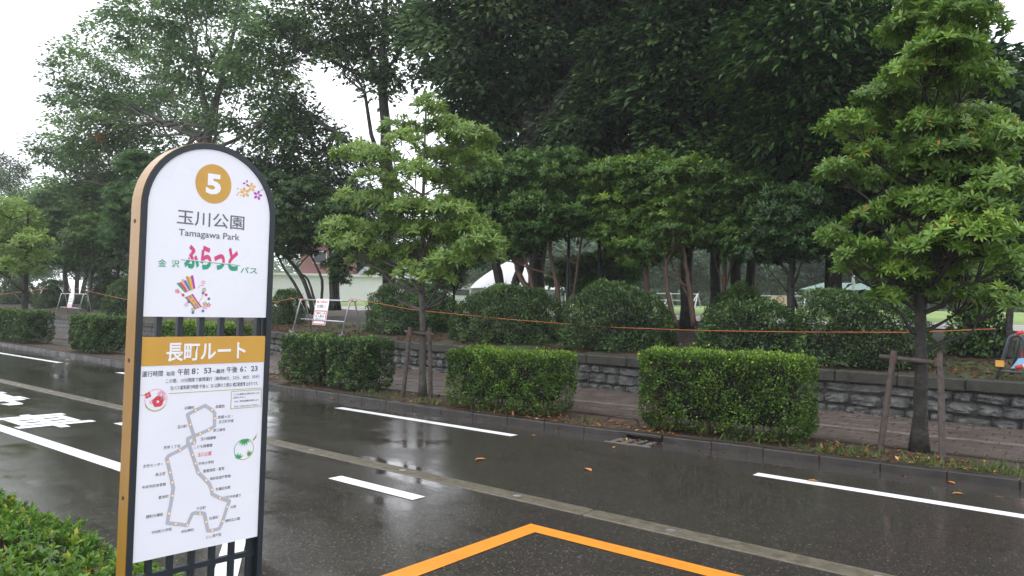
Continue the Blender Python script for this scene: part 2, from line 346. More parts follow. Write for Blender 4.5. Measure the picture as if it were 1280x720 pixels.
def make_tree(name, label, cat, loc, seed, lobes, trunk, bark, leaf, n_clumps, per, rc, L, Wd, limbs=14, group=None, rotz=0, seg=9, style=None, tbase=.35, **kw):
    """trunk: list of stems, each [(x,y,z,r), ...] in metres from the foot"""
    rs = np.random.RandomState(seed)
    root = thing(name, label, cat, loc, rotz, group)
    data, P = crown_cloud(rs, lobes, n_clumps, per, rc, L, Wd, tbase=tbase, **kw)
    mb = MB()
    for st in trunk:
        pts = [Vector(s_[:3]) for s_ in st]; rad = [s_[3] for s_ in st]
        fine = []; fr = []
        for i in range(len(pts)-1):
            for k in range(4):
                f = k/4; q = catmull(pts, i, f)
                if i or k: q += Vector(rs.normal(size=3))*rad[i]*.16
                fine.append(q); fr.append(rad[i]*(1-f)+rad[i+1]*f)
        fine.append(pts[-1]); fr.append(rad[-1]); fr[0] *= 1.25
        mb.tube(fine, fr, seg, wob=.18)
    idx = rs.choice(len(P), min(limbs, len(P)), replace=False)
    for i in idx:
        st = trunk[rs.randint(len(trunk))]; tgt = Vector(P[i])
        # leave the stem below the spray
        cands = [s_ for s_ in st[1:] if s_[2] < tgt.z+.2] or [st[1]]
        s_ = cands[-1] if len(cands) == 1 else cands[rs.randint(max(0, len(cands)-2), len(cands))]
        pts = bent(s_[:3], tgt, rs, 5, .07); r_ = min(s_[3]*.55, .02+.022*(tgt-Vector(s_[:3])).length)
        mb.tube(pts, [r_*(1-.8*k/5) for k in range(6)], 6, cap=False)
        for _ in range(3):
            j = rs.randint(len(P)); near = P[np.argsort(np.linalg.norm(P-np.array(tgt), axis=1))[1+rs.randint(6)]]
            mb.tube(bent(pts[3], near, rs, 3, .15), [r_*.4, r_*.3, r_*.2, r_*.1], 4, cap=False)
    mb.build('trunk', bark, root, smooth=True)
    if style == 'rosette':
        V, t, _ = rosettes(rs, [(tuple(p_), rc*rs.uniform(.7, 1.2), rc*.5) for p_ in P], L*.88, L*.26, 8, per*.5*(.4/rc)**2, tbase-.03)
        me = quads('crown', V, t)
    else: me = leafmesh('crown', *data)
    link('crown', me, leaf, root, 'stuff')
    return root

# ================================================================== SETTING
# base ground to the horizon
gm = MB(); gm.add([(-700, -500, -.2), (700, -500, -.2), (700, 900, -.2), (-700, 900, -.2)], [(0, 1, 2, 3)])
tag(gm.build('ground', 'soil'), kind='structure')
# park terrain
xs = list(np.arange(-90, 13, 1.0)) + [16, 25, 40, 70, 120, 250]; xs = [-400, -250, -150, -110] + xs
ds = list(np.arange(0, 4, .25)) + list(np.arange(4, 20, .8)) + [21, 24, 28, 34, 42, 55, 80, 120, 200, 450]
tm = MB(); nx = len(xs)
for d in ds:
    for x in xs: y = wallY(x)+.17+d; tm.v.append((x, y, G(x, y)))
for j in range(len(ds)-1):
    for i in range(nx-1): tm.f.append((j*nx+i, j*nx+i+1, (j+1)*nx+i+1, (j+1)*nx+i))
k = len(tm.v)      # skirt down behind the wall
for x in xs: tm.v.append((x, wallY(x)+.17, -.3))
for i in range(nx-1): tm.f.append((i, k+i, k+i+1, i+1))
tag(tm.build('park_ground', 'park_ground', smooth=True), kind='structure')
def ribbon(name, mat, f0, f1, z, xs, kind='structure', zf=None):
    mb = MB()
    for x in xs:
        for f in (f0, f1):
            y = f(x); mb.v.append((x, y, z if zf is None else zf(x, y)+z))
    for i in range(len(xs)-1): mb.f.append((2*i, 2*i+2, 2*i+3, 2*i+1))
    return tag(mb.build(name, mat), kind=kind)
XR = list(np.arange(-140, 60.1, 2))
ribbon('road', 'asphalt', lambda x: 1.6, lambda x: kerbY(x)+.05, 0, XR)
ribbon('near_pavement', 'concrete', lambda x: -6, lambda x: 1.70, .12, XR)
ribbon('verge', 'soil', lambda x: kerbY(x)+.14, lambda x: kerbY(x)+1.22, .068, XR)
ribbon('pavement', 'paver', lambda x: kerbY(x)+1.15, lambda x: wallY(x)+.1, .06, XR)
ribbon('path', 'gravel_path', lambda x: wallY(x)+7.4, lambda x: wallY(x)+9.2, .03, list(np.arange(-80, 60, 1.0)), zf=G)
ribbon('path', 'gravel_path', lambda x: wallY(x)+33, lambda x: wallY(x)+37, .05, list(np.arange(-80, 60, 2.0)), zf=G)

# painted markings (4 mm sheets)
def strip(name, mat, a, b, w, z=.004, parent=None):
    a = Vector((*a, 0)); b = Vector((*b, 0)); d = (b-a).normalized(); nn = Vector((-d.y, d.x, 0))*w/2
    mb = MB(); vs = [a-nn, b-nn, b+nn, a+nn]
    mb.add([(q.x, q.y, z) for q in vs], [(0, 1, 2, 3)])
    return tag(mb.build(name, mat, parent), kind='structure')
strip('road_marking_edge_line', 'white_paint', (-29, 7.44), (-19.9, 7.44), .15)
strip('road_marking_edge_line', 'white_paint', (-9.35, 7.42), (-5.92, 7.44), .15)
strip('road_marking_edge_line', 'white_paint', (-2.86, 7.46), (1.5, 7.49), .15)
strip('road_marking_edge_line', 'white_paint', (-16.75, 7.41), (-12.2, 7.43), .15)
strip('road_marking_bay_line', 'white_paint', (-16, 3.27), (-5.27, 3.32), .17)
for i in range(0, 3):
    x0 = (-5.64, -7.96, -10.0)[i]
    strip('road_marking_dash', 'white_paint', (x0, 4.46), (x0+1.1, 4.46), .15)
strip('road_marking_taper_line', 'white_paint', (-6.93, 4.50), (-3.36, 1.94), .14, .0085)
# orange bay outline
mb = MB(); w = .15
mb.add([(x, y, .004) for x, y in [(-3.42-.0, 4.52), (6, 4.58), (6, 4.43), (-3.27, 4.37), (-3.22, 2.3), (-3.39, 2.3)]], [(0, 1, 2, 3), (0, 3, 4, 5)])
mb.f = [tuple(reversed(f)) for f in mb.f]
tag(mb.build('road_marking_bus_bay', 'orange_paint'), kind='structure')

def glyphs(body, bold=0.0, extr=0.0):
    cu = bpy.data.curves.new('lettering', 'FONT'); cu.body = body; cu.offset = bold; cu.extrude = extr
    cu.resolution_u = 3; o = bpy.data.objects.new('lettering', cu); COL.objects.link(o)
    dg = bpy.context.evaluated_depsgraph_get(); me = bpy.data.meshes.new_from_object(o.evaluated_get(dg))
    bpy.data.objects.remove(o); bpy.data.curves.remove(cu); me.materials.clear(); return me
def fit(me, x0, y0, x1, y1, z):
    co = np.empty(len(me.vertices)*3); me.vertices.foreach_get('co', co); co = co.reshape(-1, 3)
    lo = co.min(0); hi = co.max(0)
    co[:, 0] = x0 + (co[:, 0]-lo[0])/(hi[0]-lo[0])*(x1-x0); co[:, 1] = y0 + (co[:, 1]-lo[1])/max(hi[1]-lo[1], 1e-6)*(y1-y0); co[:, 2] = z
    me.vertices.foreach_set('co', co.reshape(-1)); me.update(); return me
for ch, (xa, xb), (ya, yb) in (('車', (-11.45, -10.08), (3.42, 4.30)), ('停', (-14.6, -12.55), (3.62, 4.52))):
    me = fit(glyphs(ch, .026), 0, 0, yb-ya, xb-xa, 0)
    o = link('road_marking_lettering', me, 'white_paint'); o.location = (xb, ya, .0045); o.rotation_euler = (0, 0, math.pi/2)
    tag(o, kind='structure')

# concrete strip down the middle of the road
gs = thing('gutter_strip', 'pale concrete gutter strip running along the wet road', 'gutter'); gs['kind'] = 'structure'; del gs['category']; del gs['label']
bme = bevel_box(2.83, .20, .05, .006, 'gutter_block', (1.415, 0, -.019)); sp = MB()
cen = [(.71+k*1.41+.025*math.cos(a)*1.6, .02*math.sin(a)*1.6, .0072) for k in (0, 1) for a in np.linspace(0, 2*math.pi, 11)[:-1]]
sp.add(cen, [tuple(range(10)), tuple(range(10, 20))]); spm = sp.mesh('drain_plug')
bme.materials.append(MATS['strip_concrete']); spm.materials.append(MATS['galvanised'])
for i in range(-14, 3):
    x = -3.28 + i*2.845
    b = link('gutter_block', bme, None, gs); b.location = (x, 5.09 if x > -12 else 5.09, 0)
    q = link('drain_plug', spm, None, b)

# kerbs
def kerb_row(fn, x0, x1, h, parent, flip=1):
    me = bevel_box(.597, .15, h+.08, .009, 'kerb_stone', (.298, flip*.075, (h-.08)/2)); me.materials.append(MATS['kerb_concrete'])
    x = x0
    while x < x1:
        a = math.atan2(fn(x+.6)-fn(x), .6); o = link('kerb_stone', me, None, parent); o.location = (x, fn(x), random.uniform(-.004, .004)); o.rotation_euler = (0, 0, a)
        x += .6*math.cos(a)
kb = thing('kerb', '', ''); kb['kind'] = 'structure'
def gapfn(x): return kerbY(x)
kerb_row(kerbY, -54, -4.96, .085, kb); kerb_row(kerbY, -4.36, 3.2, .085, kb)
drain_x = -4.95
nk = thing('near_kerb', '', ''); nk['kind'] = 'structure'
kerb_row(lambda x: 1.70, -9, 3, .12, nk)
# storm drain in the kerb line
sd = thing('storm_drain', 'slotted concrete storm drain let into the kerb between two clipped box hedges', 'drain', (-4.95, kerbY(-4.95), 0), slope(kerbY, -4.7))
link('lintel', bevel_box(.57, .15, .04, .008, 'lintel', (.29, .075, .066)), 'kerb_concrete', sd)
link('mouth_shade', bevel_box(.57, .03, .16, .004, 'mouth_shade', (.29, .13, -.01)), 'near_black', sd)  # near-black back, the opening's shade put into its colour
for i in range(4):
    o = link('drain_bar', bevel_box(.085, .30, .03, .006, 'drain_bar', (.08+i*.14, -.17, -.009)), 'concrete', sd)
link('slot_shade', bevel_box(.57, .34, .012, .002, 'slot_shade', (.29, -.17, -.002)), 'near_black', sd)  # black sheet barely below the bar tops, standing in for shaded slots
link('drain_frame', bevel_box(.60, .03, .02, .004, 'drain_frame', (.29, -.345, -.004)), 'concrete', sd)

# pavement tiles: near ones one by one
pv = thing('pavement_tiles', '', ''); pv['kind'] = 'structure'
pme = bevel_box(.288, .288, .04, .006, 'paver', (.144, .144, .09)); pme.materials.append(MATS['paver'])
ppm = bevel_box(.288, .138, .04, .006, 'paver', (.144, .069, .092)); ppm.materials.append(MATS['pale_paver'])
far = MB(); count = 0
def rows_at(x):
    y = kerbY(x)+1.24; r = []; top = wallY(x)-.02
    k = 0
    while y < top-.1:
        if k == 4: r.append((y, 1)); y += .15
        else: r.append((y, 0)); y += .30
        k += 1
    return r
for ix in range(-60, 10):
    x = ix*.30
    for k, (y, pale) in enumerate(rows_at(x)):
        xo = x + (.15 if k % 2 else 0); z = random.uniform(-.003, .003)
        if x > -8.8 and x < .9 and count < 295:
            o = link('paver', ppm if pale else pme, None, pv); o.location = (xo, y, z-.032); o.rotation_euler = (random.uniform(-.006, .006), random.uniform(-.006, .006), slope(kerbY, x)*.5)
            count += 1
        elif not pale:
            far.box(xo, xo+.288, y, y+.288, .04, .078+z)
far.build('paver_field', 'paver', pv, kind='stuff')
ribbon('pavement_guide_strip', 'pale_paver', lambda x: kerbY(x)+2.44, lambda x: kerbY(x)+2.58,   .083, list(np.arange(-70, -9, 1.0)))
ribbon('verge_edging', 'kerb_concrete', lambda x: kerbY(x)+1.15, lambda x: kerbY(x)+1.21, .089, list(np.arange(-70, 12, 1.0)))

# retaining wall
rw = thing('retaining_wall', 'long low rubble stone retaining wall with flat cap stones along the pavement', 'wall')
variants = []
rs = np.random.RandomState(5)
for k in range(12):
    nx_, nz_ = 6, 5; mb = MB(); P_ = []; kk = rs.normal(size=8)*.5
    for j in range(nz_+1):
        for i in range(nx_+1):
            a = i/nx_*2-1; b = j/nz_*2-1
            ra = a*(1-.12*abs(b)**4) + .07*kk[0]*b + .03*rs.normal()*(abs(a) == 1); rb = b*(1-.15*abs(a)**4) + .04*rs.normal()*(abs(b) == 1) + .10*kk[1]*a + .06*kk[2]*(1-abs(a))
            edge = abs(a) == 1 or abs(b) == 1
            dome = 0 if edge else ((1-abs(a)**5)*(1-abs(b)**5))**.45
            P_.append((ra*.49, 0 if edge else -(.35+.65*dome)-.16*math.sin(3*a*(1+kk[3]*.4)+kk[4]*4)*math.cos(2.4*b+kk[5]*4)+.13*rs.normal(), rb*.49))
    mb.v = P_
    for j in range(nz_):
        for i in range(nx_):
            q = j*(nx_+1)+i; mb.f.append((q, q+1, q+nx_+2, q+nx_+1))
    me = mb.mesh('stone'); me.materials.append(MATS['wall_stone']); variants.append(me)
backing = MB(); far = MB(); farcap = MB()
Xw = list(np.arange(-90, 13, 1.0))
for i, x in enumerate(Xw): y = wallY(x)+.06; backing.v += [(x, y, -.1), (x, y, .56)]
for i in range(len(Xw)-1): backing.f.append((2*i, 2*i+2, 2*i+3, 2*i+1))
backing.build('mortar_backing', 'mortar', rw)
count = 0
for row, (z0, z1) in enumerate(((.04, .18), (.18, .37), (.37, .545))):
    x = 3.5 + row*.13
    while x > -62:
        w_ = rs.uniform(.26, .52) if x > -7 else rs.uniform(.22, .42)
        xc = x-w_/2; me = variants[rs.randint(12)]; hz = (z1-z0)*rs.uniform(.92, 1.08)
        s_ = (w_*rs.uniform(.98, 1.06), rs.uniform(.06, .11), hz)
        a = slope(wallY, xc)
        if x > -25 and count < 298:
            o = link('stone', me, None, rw); o.location = (xc, wallY(xc)+.055, (z0+z1)/2+rs.uniform(-.012, .012)); o.scale = s_
            o.rotation_euler = (0, rs.uniform(-.07, .07), a + (math.pi if False else 0)); count += 1
        else:
            far.box(xc-w_*.47, xc+w_*.47, wallY(xc)-.02, wallY(xc)+.06, z0+.01, z1-.01)
        x -= w_
far.build('stone_courses', 'wall_stone', rw, kind='stuff')
cm = bevel_box(.892, .36, .185, .02, 'cap_stone', (.446, .10, .6325)); cm.materials.append(MATS['cap_stone'])
x = 3.6
while x > -62:
    x -= .9; a = slope(wallY, x+.45)
    o = link('cap_stone', cm, None, rw); o.location = (x, wallY(x), random.uniform(-.004, .004)); o.rotation_euler = (0, 0, math.atan2(wallY(x+.9)-wallY(x), .9))

# ================================================================== BUS STOP SIGN
SM = Matrix(((0.0755118, 1.01914694e-02, 0.99709283, -2.5752), (0.99714362, 8.32636e-04, -0.07552416, 1.2120), (-0.00159992, 0.999947719, -0.01009948, 1.6), (0, 0, 0, 1)))
sg = thing('bus_stop_sign', 'round topped white and gold bus stop sign board with a route map, beside the road', 'bus stop sign')
sg.matrix_world = SM
UW = .452; RR = UW/2; US = .315          # board width, arch radius, spring height (arch top .541)
def outline(r_out, top_only=True, n=28):
    c = UW/2; return [(c + (RR+r_out)*math.cos(a), US + (RR+r_out)*math.sin(a)) for a in np.linspace(0, math.pi, n)]
GROUND_V = -1.48
def arch_band(r_in, r_out, z0, z1, vb):
    """closed channel following the arch and both posts"""
    mb = MB(); inn = [(UW+r_in, vb)] + outline(r_in) + [(-r_in, vb)]; ou = [(UW+r_out, vb)] + outline(r_out) + [(-r_out, vb)]
    n_ = len(inn)
    for (a, b), (c, d) in zip(inn, ou): mb.v += [(a, b, z1), (c, d, z1), (c, d, z0), (a, b, z0)]
    for i in range(n_-1):
        for k in range(4): k2 = (k+1) % 4; mb.f.append((4*i+k, 4*(i+1)+k, 4*(i+1)+k2, 4*i+k2))
    mb.f += [(0, 1, 2, 3), tuple(4*(n_-1)+k for k in (3, 2, 1, 0))]
    return mb
fr = arch_band(.0, .0195, -.080, .005, GROUND_V).build('frame', 'navy_steel', sg)
gb = arch_band(.0198, .0215, -.080, -.0005, GROUND_V).build('edge_band', 'gold_steel', sg)
for v_ in (.261, -.212, -.676):
    s_ = MB(); s_.tube([(-.0215, v_, -.045), (-.0232, v_, -.045)], .007, 10); s_.build('screw', 'near_black', gb)
mb = MB(); ol = outline(-.001); pts = [(UW-.001, -.0615)] + ol + [(.001, -.0615)]
n_ = len(pts); mb.v = [(a, b, 0) for a, b in pts] + [(a, b, -.012) for a, b in pts]
mb.f = [tuple(range(n_)), tuple(range(2*n_-1, n_-1, -1))] + [(i, i+n_, (i+1) % n_+n_, (i+1) % n_) for i in range(n_)]
tb = mb.build('top_board', 'board_white', sg)
tb['label'] = 'round topped white board with the stop name and number five'
lb = MB().box(.001, UW-.001, -.888, -.229, -.012, 0).build('map_board', 'board_white', sg)
lb['label'] = 'white lower board with timetable lines and a grey route map'
hb = MB().box(.0005, UW-.0005, -.2289, -.1315, -.012, .0015).build('route_title_panel', 'print_gold', sg)
for u_ in (.0645, .137, .2135, .289, .3635, .4345):
    MB().box(u_-.0095, u_+.0095, GROUND_V, .0, -.040, -.020).build('grille_bar', 'navy_steel', sg)
MB().box(.0, UW, -.962, -.943, -.034, -.016).build('grille_rail', 'navy_steel', sg)
MB().box(.0, UW, -1.36, -1.34, -.034, -.016).build('grille_rail', 'navy_steel', sg)

def words(body, u0, v0, u1, v1, mat, parent, bold=0.0, z=.0008):
    return link('lettering', fit(glyphs(body, bold), min(u0, u1), min(v0, v1), max(u0, u1), max(v0, v1), z), mat, parent)
def poly(mb, pts, z=.0008): mb.add([(a, b, z) for a, b in pts], [tuple(range(len(pts)))])
def disc(mb, u, v, r, z=.0008, n=20, ry=None): poly(mb, [(u+r*math.cos(a), v+(ry or r)*math.sin(a)) for a in np.linspace(0, 2*math.pi, n+1)[:-1]], z)
def pline(mb, pts, w, z=.0008):
    for i in range(len(pts)-1):
        a = Vector(pts[i]); b = Vector(pts[i+1]); d = (b-a).normalized(); q = Vector((-d.y, d.x))*w/2
        poly(mb, [tuple(a-q), tuple(b-q), tuple(b+q), tuple(a+q)], z+i*1e-6)
    for q in pts[1:-1]: disc(mb, q[0], q[1], w/2, z-1e-5, 12)
def petals(mb, u, v, r, n=5, rot=0, k=.42, z=.0009, ang=1.0):
    for i in range(n):
        a = rot+i*2*math.pi/n; c = (u+r*.62*math.cos(a), v+r*.62*math.sin(a)); mj = r*.42; mn = r*k*.62
        poly(mb, [(c[0]+mj*math.cos(t)*math.cos(a)-mn*math.sin(t)*math.sin(a), c[1]+mj*math.cos(t)*math.sin(a)+mn*math.sin(t)*math.cos(a)) for t in np.linspace(0, 2*math.pi, 9)[:-1]], z)
d_ = MB(); disc(d_, .2265, .4175, .0665, n=48, ry=.0705); d_.build('number_disc', 'print_gold', tb)
words('5', .198, .379, .254, .453, 'print_white', tb, .045, .0016)
words('玉川公園', .101, .261, .349, .313, 'print_grey', tb, .006)
words('Tamagawa Park', .109, .215, .333, .245, 'print_grey', tb, .009)
# two coloured logo: magenta above the slanting line, green below it
me = fit(glyphs('ふらっと', .05), .132, .108, .330, .194, .0008)
bm = bmesh.new(); bm.from_mesh(me)
ln = lambda u: .139 + (u-.13)*-.035
bmesh.ops.bisect_plane(bm, geom=bm.verts[:]+bm.edges[:]+bm.faces[:], plane_co=(.13, .139, 0), plane_no=(.035, 1, 0))
for f in bm.faces:
    c = f.calc_center_median(); f.material_index = 0 if c.y > ln(c.x) else 1
bm.to_mesh(me); bm.free()
link('logo_lettering', me, ['print_magenta', 'print_green'], tb)
q = MB(); pline(q, [(.122, ln(.122)), (.338, ln(.338))], .0042, .0013); q.build('logo_gap_line', 'print_white', tb)
q = MB(); pline(q, [(.122, ln(.122)-.001), (.338, ln(.338)-.001)], .0016, .0018); q.build('logo_line', 'print_green', tb)
words('金', .043, .110, .071, .136, 'print_green', tb, .008); words('沢', .089, .110, .116, .135, 'print_green', tb, .010)
words('バス', .341, .103, .408, .126, 'print_green', tb, .015)
q = MB(); petals(q, .372, .425, .017, rot=.3); petals(q, .347, .402, .019, rot=.6)
for a, b in ((.317, .39), (.322, .398), (.33, .389), (.318, .413), (.332, .411)): disc(q, a, b, .0028)
q.build('printed_flower', 'print_orange', tb)
q = MB(); petals(q, .398, .398, .018, rot=.1); petals(q, .350, .437, .013, rot=1.2, n=3); q.build('printed_flower', 'print_purple', tb)
q = MB(); pline(q, [(.402, .412), (.42, .424), (.43, .424)], .002); q.build('printed_stem', 'print_green', tb)
# printed bouquet of streamers
def seg4(a, b, c, d): return [a, b, c, d]
st = [('print_green', 0.0), ('print_red', .009), ('print_pink', .018), ('print_blue', .027), ('print_olive', .036), ('print_orange', .046), ('print_purple', .056)]
for mt_, s_ in st:
    q = MB(); t_ = s_/.056
    top = (.113+.048*t_, .055+.030*t_+.005*math.sin(s_*400)); k1_ = (.142+.030*t_, .024+.014*t_); k2_ = (.144+.020*t_, .004+.010*t_); e_ = (.180+.018*t_, -.034+.008*t_)
    w2 = .0045
    poly(q, [(top[0]-w2, top[1]), (top[0]+w2, top[1]+.003), (k1_[0]+w2*.8, k1_[1]+.001), (k1_[0]-w2*.8, k1_[1])], .0008+s_*.001)
    poly(q, [(k2_[0]-w2*.7, k2_[1]+.004), (k2_[0]+w2*.7, k2_[1]+.006), (e_[0]+w2*.5, e_[1]), (e_[0]-w2*.5, e_[1])], .0008+s_*.001)
    q.build('printed_streamer', mt_, tb)
q = MB(); disc(q, .163, -.001, .006, .0011); disc(q, .172, -.012, .005, .0011); q.build('printed_dot', 'print_orange', tb)
for mt_, pp in (('print_red', [(.133, .015), (.215, .018)]), ('print_blue', [(.154, -.008), (.204, .024), (.226, .004), (.206, -.04), (.170, -.046)])):
    q = MB()
    for a, b in pp: disc(q, a, b, .0052)
    q.build('printed_dot', mt_, tb)
for mt_, pp in (('print_pink', [(.203, .062), (.146, -.018), (.214, -.026)]), ('print_olive', [(.207, .036), (.212, -.014), (.171, -.035)]), ('print_red', [(.112, .028), (.226, -.018)])):
    q = MB()
    for a, b in pp: petals(q, a, b, .0085, rot=a*90)
    q.build('printed_flower', mt_, tb)
q = MB(); pline(q, [(.116, .026), (.127, .020), (.138, .008), (.15, -.004)], .0012); pline(q, [(.185, .04), (.193, .052), (.207, .05)], .0012)
pline(q, [(.20, .03), (.202, .01), (.19, -.01), (.205, -.03), (.215, -.02)], .0012); q.build('printed_thread', 'print_red', tb)

words('長町ルート', .083, -.217, .373, -.152, 'print_white', hb, .022, .0024)
def bl(b, *a, **k): return words(b, *a, 'print_black', lb, **k)
bl('運行時間', .006, -.266, .075, -.246, bold=.006); bl('始発', .087, -.266, .116, -.250, bold=.006); bl('午前', .125, -.265, .167, -.242, bold=.012)
bl('8：53', .175, -.263, .245, -.243, bold=.012); bl('～最終', .247, -.265, .296, -.249, bold=.008); bl('午後', .303, -.265, .345, -.242, bold=.012); bl('6：23', .355, -.263, .425, -.243, bold=.012)
bl('この間、15分間隔で循環運行（毎時08分、23分、38分、53分）', .086, -.291, .434, -.276, bold=.004)
bl('当バス通常運行時間 午後 6：53 以降の３便は', .103, -.316, .325, -.301, bold=.004)
bl('老舗記念館', .329, -.316, .377, -.301, bold=.02); bl('止まりです。', .381, -.316, .430, -.302, bold=.004)
q = MB(); pline(q, [(.001, -.3265), (.034, -.3265)], .002); pline(q, [(.098, -.3268), (.446, -.3278)], .002)
for a, b in (((.325, -.3335), (.445, -.3335)), ((.445, -.3335), (.445, -.3975)), ((.445, -.3975), (.325, -.3975)), ((.325, -.3975), (.325, -.3335))): pline(q, [a, b], .002)
q.build('printed_rule', 'print_olive', lb)
for i, (s_, a, b) in enumerate((('ここから乗車のお客様は次のバスを', .333, .436), ('お待ち下さい。', .333, .382), ('なお、時刻は道路の状況により', .338, .434), ('遅れることがありますのでご了承下さい', .338, .436))):
    v_ = (-.345, -.357, -.371, -.390)[i]; bl(s_, a, v_-.004, b, v_+.003, bold=.01)
R1 = [(.104, -.563), (.099, -.551), (.107, -.541), (.145, -.527), (.171, -.512), (.171, -.489), (.192, -.482), (.214, -.477), (.245, -.466), (.266, -.455), (.265, -.408), (.254, -.395), (.228, -.378), (.194, -.392), (.166, -.405), (.177, -.441), (.192, -.482)]
R2 = [(.192, -.482), (.195, -.506), (.176, -.512), (.190, -.549), (.201, -.581), (.213, -.614), (.243, -.646), (.256, -.662), (.265, -.683), (.267, -.699), (.297, -.718), (.334, -.736), (.326, -.755), (.311, -.805), (.300, -.829), (.273, -.831), (.257, -.829), (.249, -.796), (.241, -.764), (.207, -.756), (.197, -.758), (.181, -.795), (.140, -.782), (.111, -.774), (.115, -.742), (.120, -.714), (.127, -.656), (.122, -.636), (.113, -.600), (.104, -.563)]
q = MB(); pline(q, R1, .0125, .0006); pline(q, R2, .0125, .0009); q.build('route_line', 'print_route', lb)
stops = [(.254, -.395), (.265, -.427), (.245, -.466), (.214, -.477), (.193, -.506), (.194, -.392), (.177, -.441), (.145, -.527), (.190, -.549), (.201, -.581), (.104, -.563), (.113, -.600), (.122, -.636), (.124, -.682), (.115, -.742), (.140, -.782), (.181, -.794), (.225, -.762), (.249, -.796), (.273, -.831), (.311, -.805), (.326, -.755), (.297, -.718), (.265, -.683), (.243, -.646), (.213, -.614)]
q = MB(); q2 = MB()
for a, b in stops: disc(q, a, b, .0056, .0016, 14); disc(q2, a, b, .0034, .0020, 12)
q.build('stop_ring', 'print_orange', lb); q2.build('stop_dot', 'print_white', lb)
LAB = [('白銀町', .156, -.381, .0), ('武蔵西', .267, -.385, 0), ('武蔵ヶ辻・', .277, -.424, 0), ('近江町市場', .281, -.441, 0), ('彦三緑地', .262, -.470, 0), ('玉川図書館', .217, -.496, 0), ('こども図書館', .194, -.522, 0), ('中央小学校', .213, -.583, 0), ('聖霊病院・聖堂', .231, -.612, 0), ('芳斉１丁目', .088, -.512, 0), ('女性センター', .022, -.567, 0), ('玉川町', .132, -.445, 0),
       ('長土塀', .064, -.601, 0), ('中央市民体育館', .022, -.638, 0), ('富本町', .078, -.681, 0), ('鱗町大橋詰', .039, -.740, 0), ('中村町小学校', .060, -.797, 0), ('中村神社', .161, -.814, 0), ('千日町', .212, -.743, 0), ('白菊町', .261, -.786, 0), ('にし茶屋街', .252, -.851, 0), ('野町広小路', .322, -.806, 0), ('片町', .339, -.759, 0), ('片町中央通り', .310, -.720, 0), ('老舗記念館', .279, -.684, 0), ('長町武家屋敷跡', .257, -.643, 0)]
for s_, u_, v_, _ in LAB: bl(s_, u_, v_-.006, u_+.0112*len(s_), v_+.0055, bold=.004)
words('玉川公園', .208, -.559, .258, -.544, 'print_red', lb, .006)
# round flower crest and round bamboo crest
q = MB(); q2 = MB(); q3 = MB()
for i in range(26):
    a = i/26*2*math.pi; rr_ = .037; c = (.0555+rr_*math.cos(a), -.346+rr_*math.sin(a))
    if not (3.6 < a < 5.6): poly(q, [(c[0]+.0045*math.cos(a+t), c[1]+.0035*math.sin(a+t)) for t in (0, 2.1, 4.2)], .0009)
petals(q2, .062, -.352, .019, rot=.4, k=.9); petals(q2, .028, -.328, .011, rot=1.2, k=.8, n=4); petals(q, .072, -.328, .013, rot=.3, k=.8); petals(q, .08, -.343, .009, k=.8, rot=.9); petals(q, .040, -.352, .008, rot=.2)
pline(q3, [(.0555+.037*math.cos(a), -.346+.037*math.sin(a)) for a in np.linspace(3.5, 5.7, 12)], .0035, .0010)
q.build('printed_crest_petal', 'print_pink', lb); q2.build('printed_crest_petal', 'print_red', lb); q3.build('printed_crest_arc', 'print_olive', lb)
q = MB(); q3 = MB()
pline(q3, [(.383+.038*math.cos(a), -.552+.038*math.sin(a)) for a in np.linspace(-2.6, .9, 22)], .0022, .0009)
pline(q, [(.383+.038*math.cos(a), -.552+.038*math.sin(a)) for a in np.linspace(.9, 3.7, 18)], .0022, .0009)
def blade(mb, u, v, a, L_, w_=.005):
    d = (math.cos(a), math.sin(a)); nn = (-d[1], d[0]); poly(mb, [(u, v), (u+d[0]*L_*.4+nn[0]*w_, v+d[1]*L_*.4+nn[1]*w_), (u+d[0]*L_, v+d[1]*L_), (u+d[0]*L_*.4-nn[0]*w_, v+d[1]*L_*.4-nn[1]*w_)], .0012)
for a in (-2.9, -2.5, -2.0, -1.5, -1.0, -.5, -.15): blade(q, .383, -.516, a, .026)
for u_, v_, a in ((.36, -.585, 1.6), (.36, -.585, 2.1), (.36, -.585, 1.0), (.36, -.585, .5), (.40, -.58, 1.2), (.40, -.58, .8)): blade(q, u_, v_, a, .024)
blade(q3, .40, -.58, 1.6, .024); blade(q3, .418, -.528, 1.1, .04, .002); blade(q3, .415, -.522, .6, .024, .003)
q.build('printed_crest_leaf', 'print_leaf', lb); q3.build('printed_crest_leaf', 'print_olive', lb)

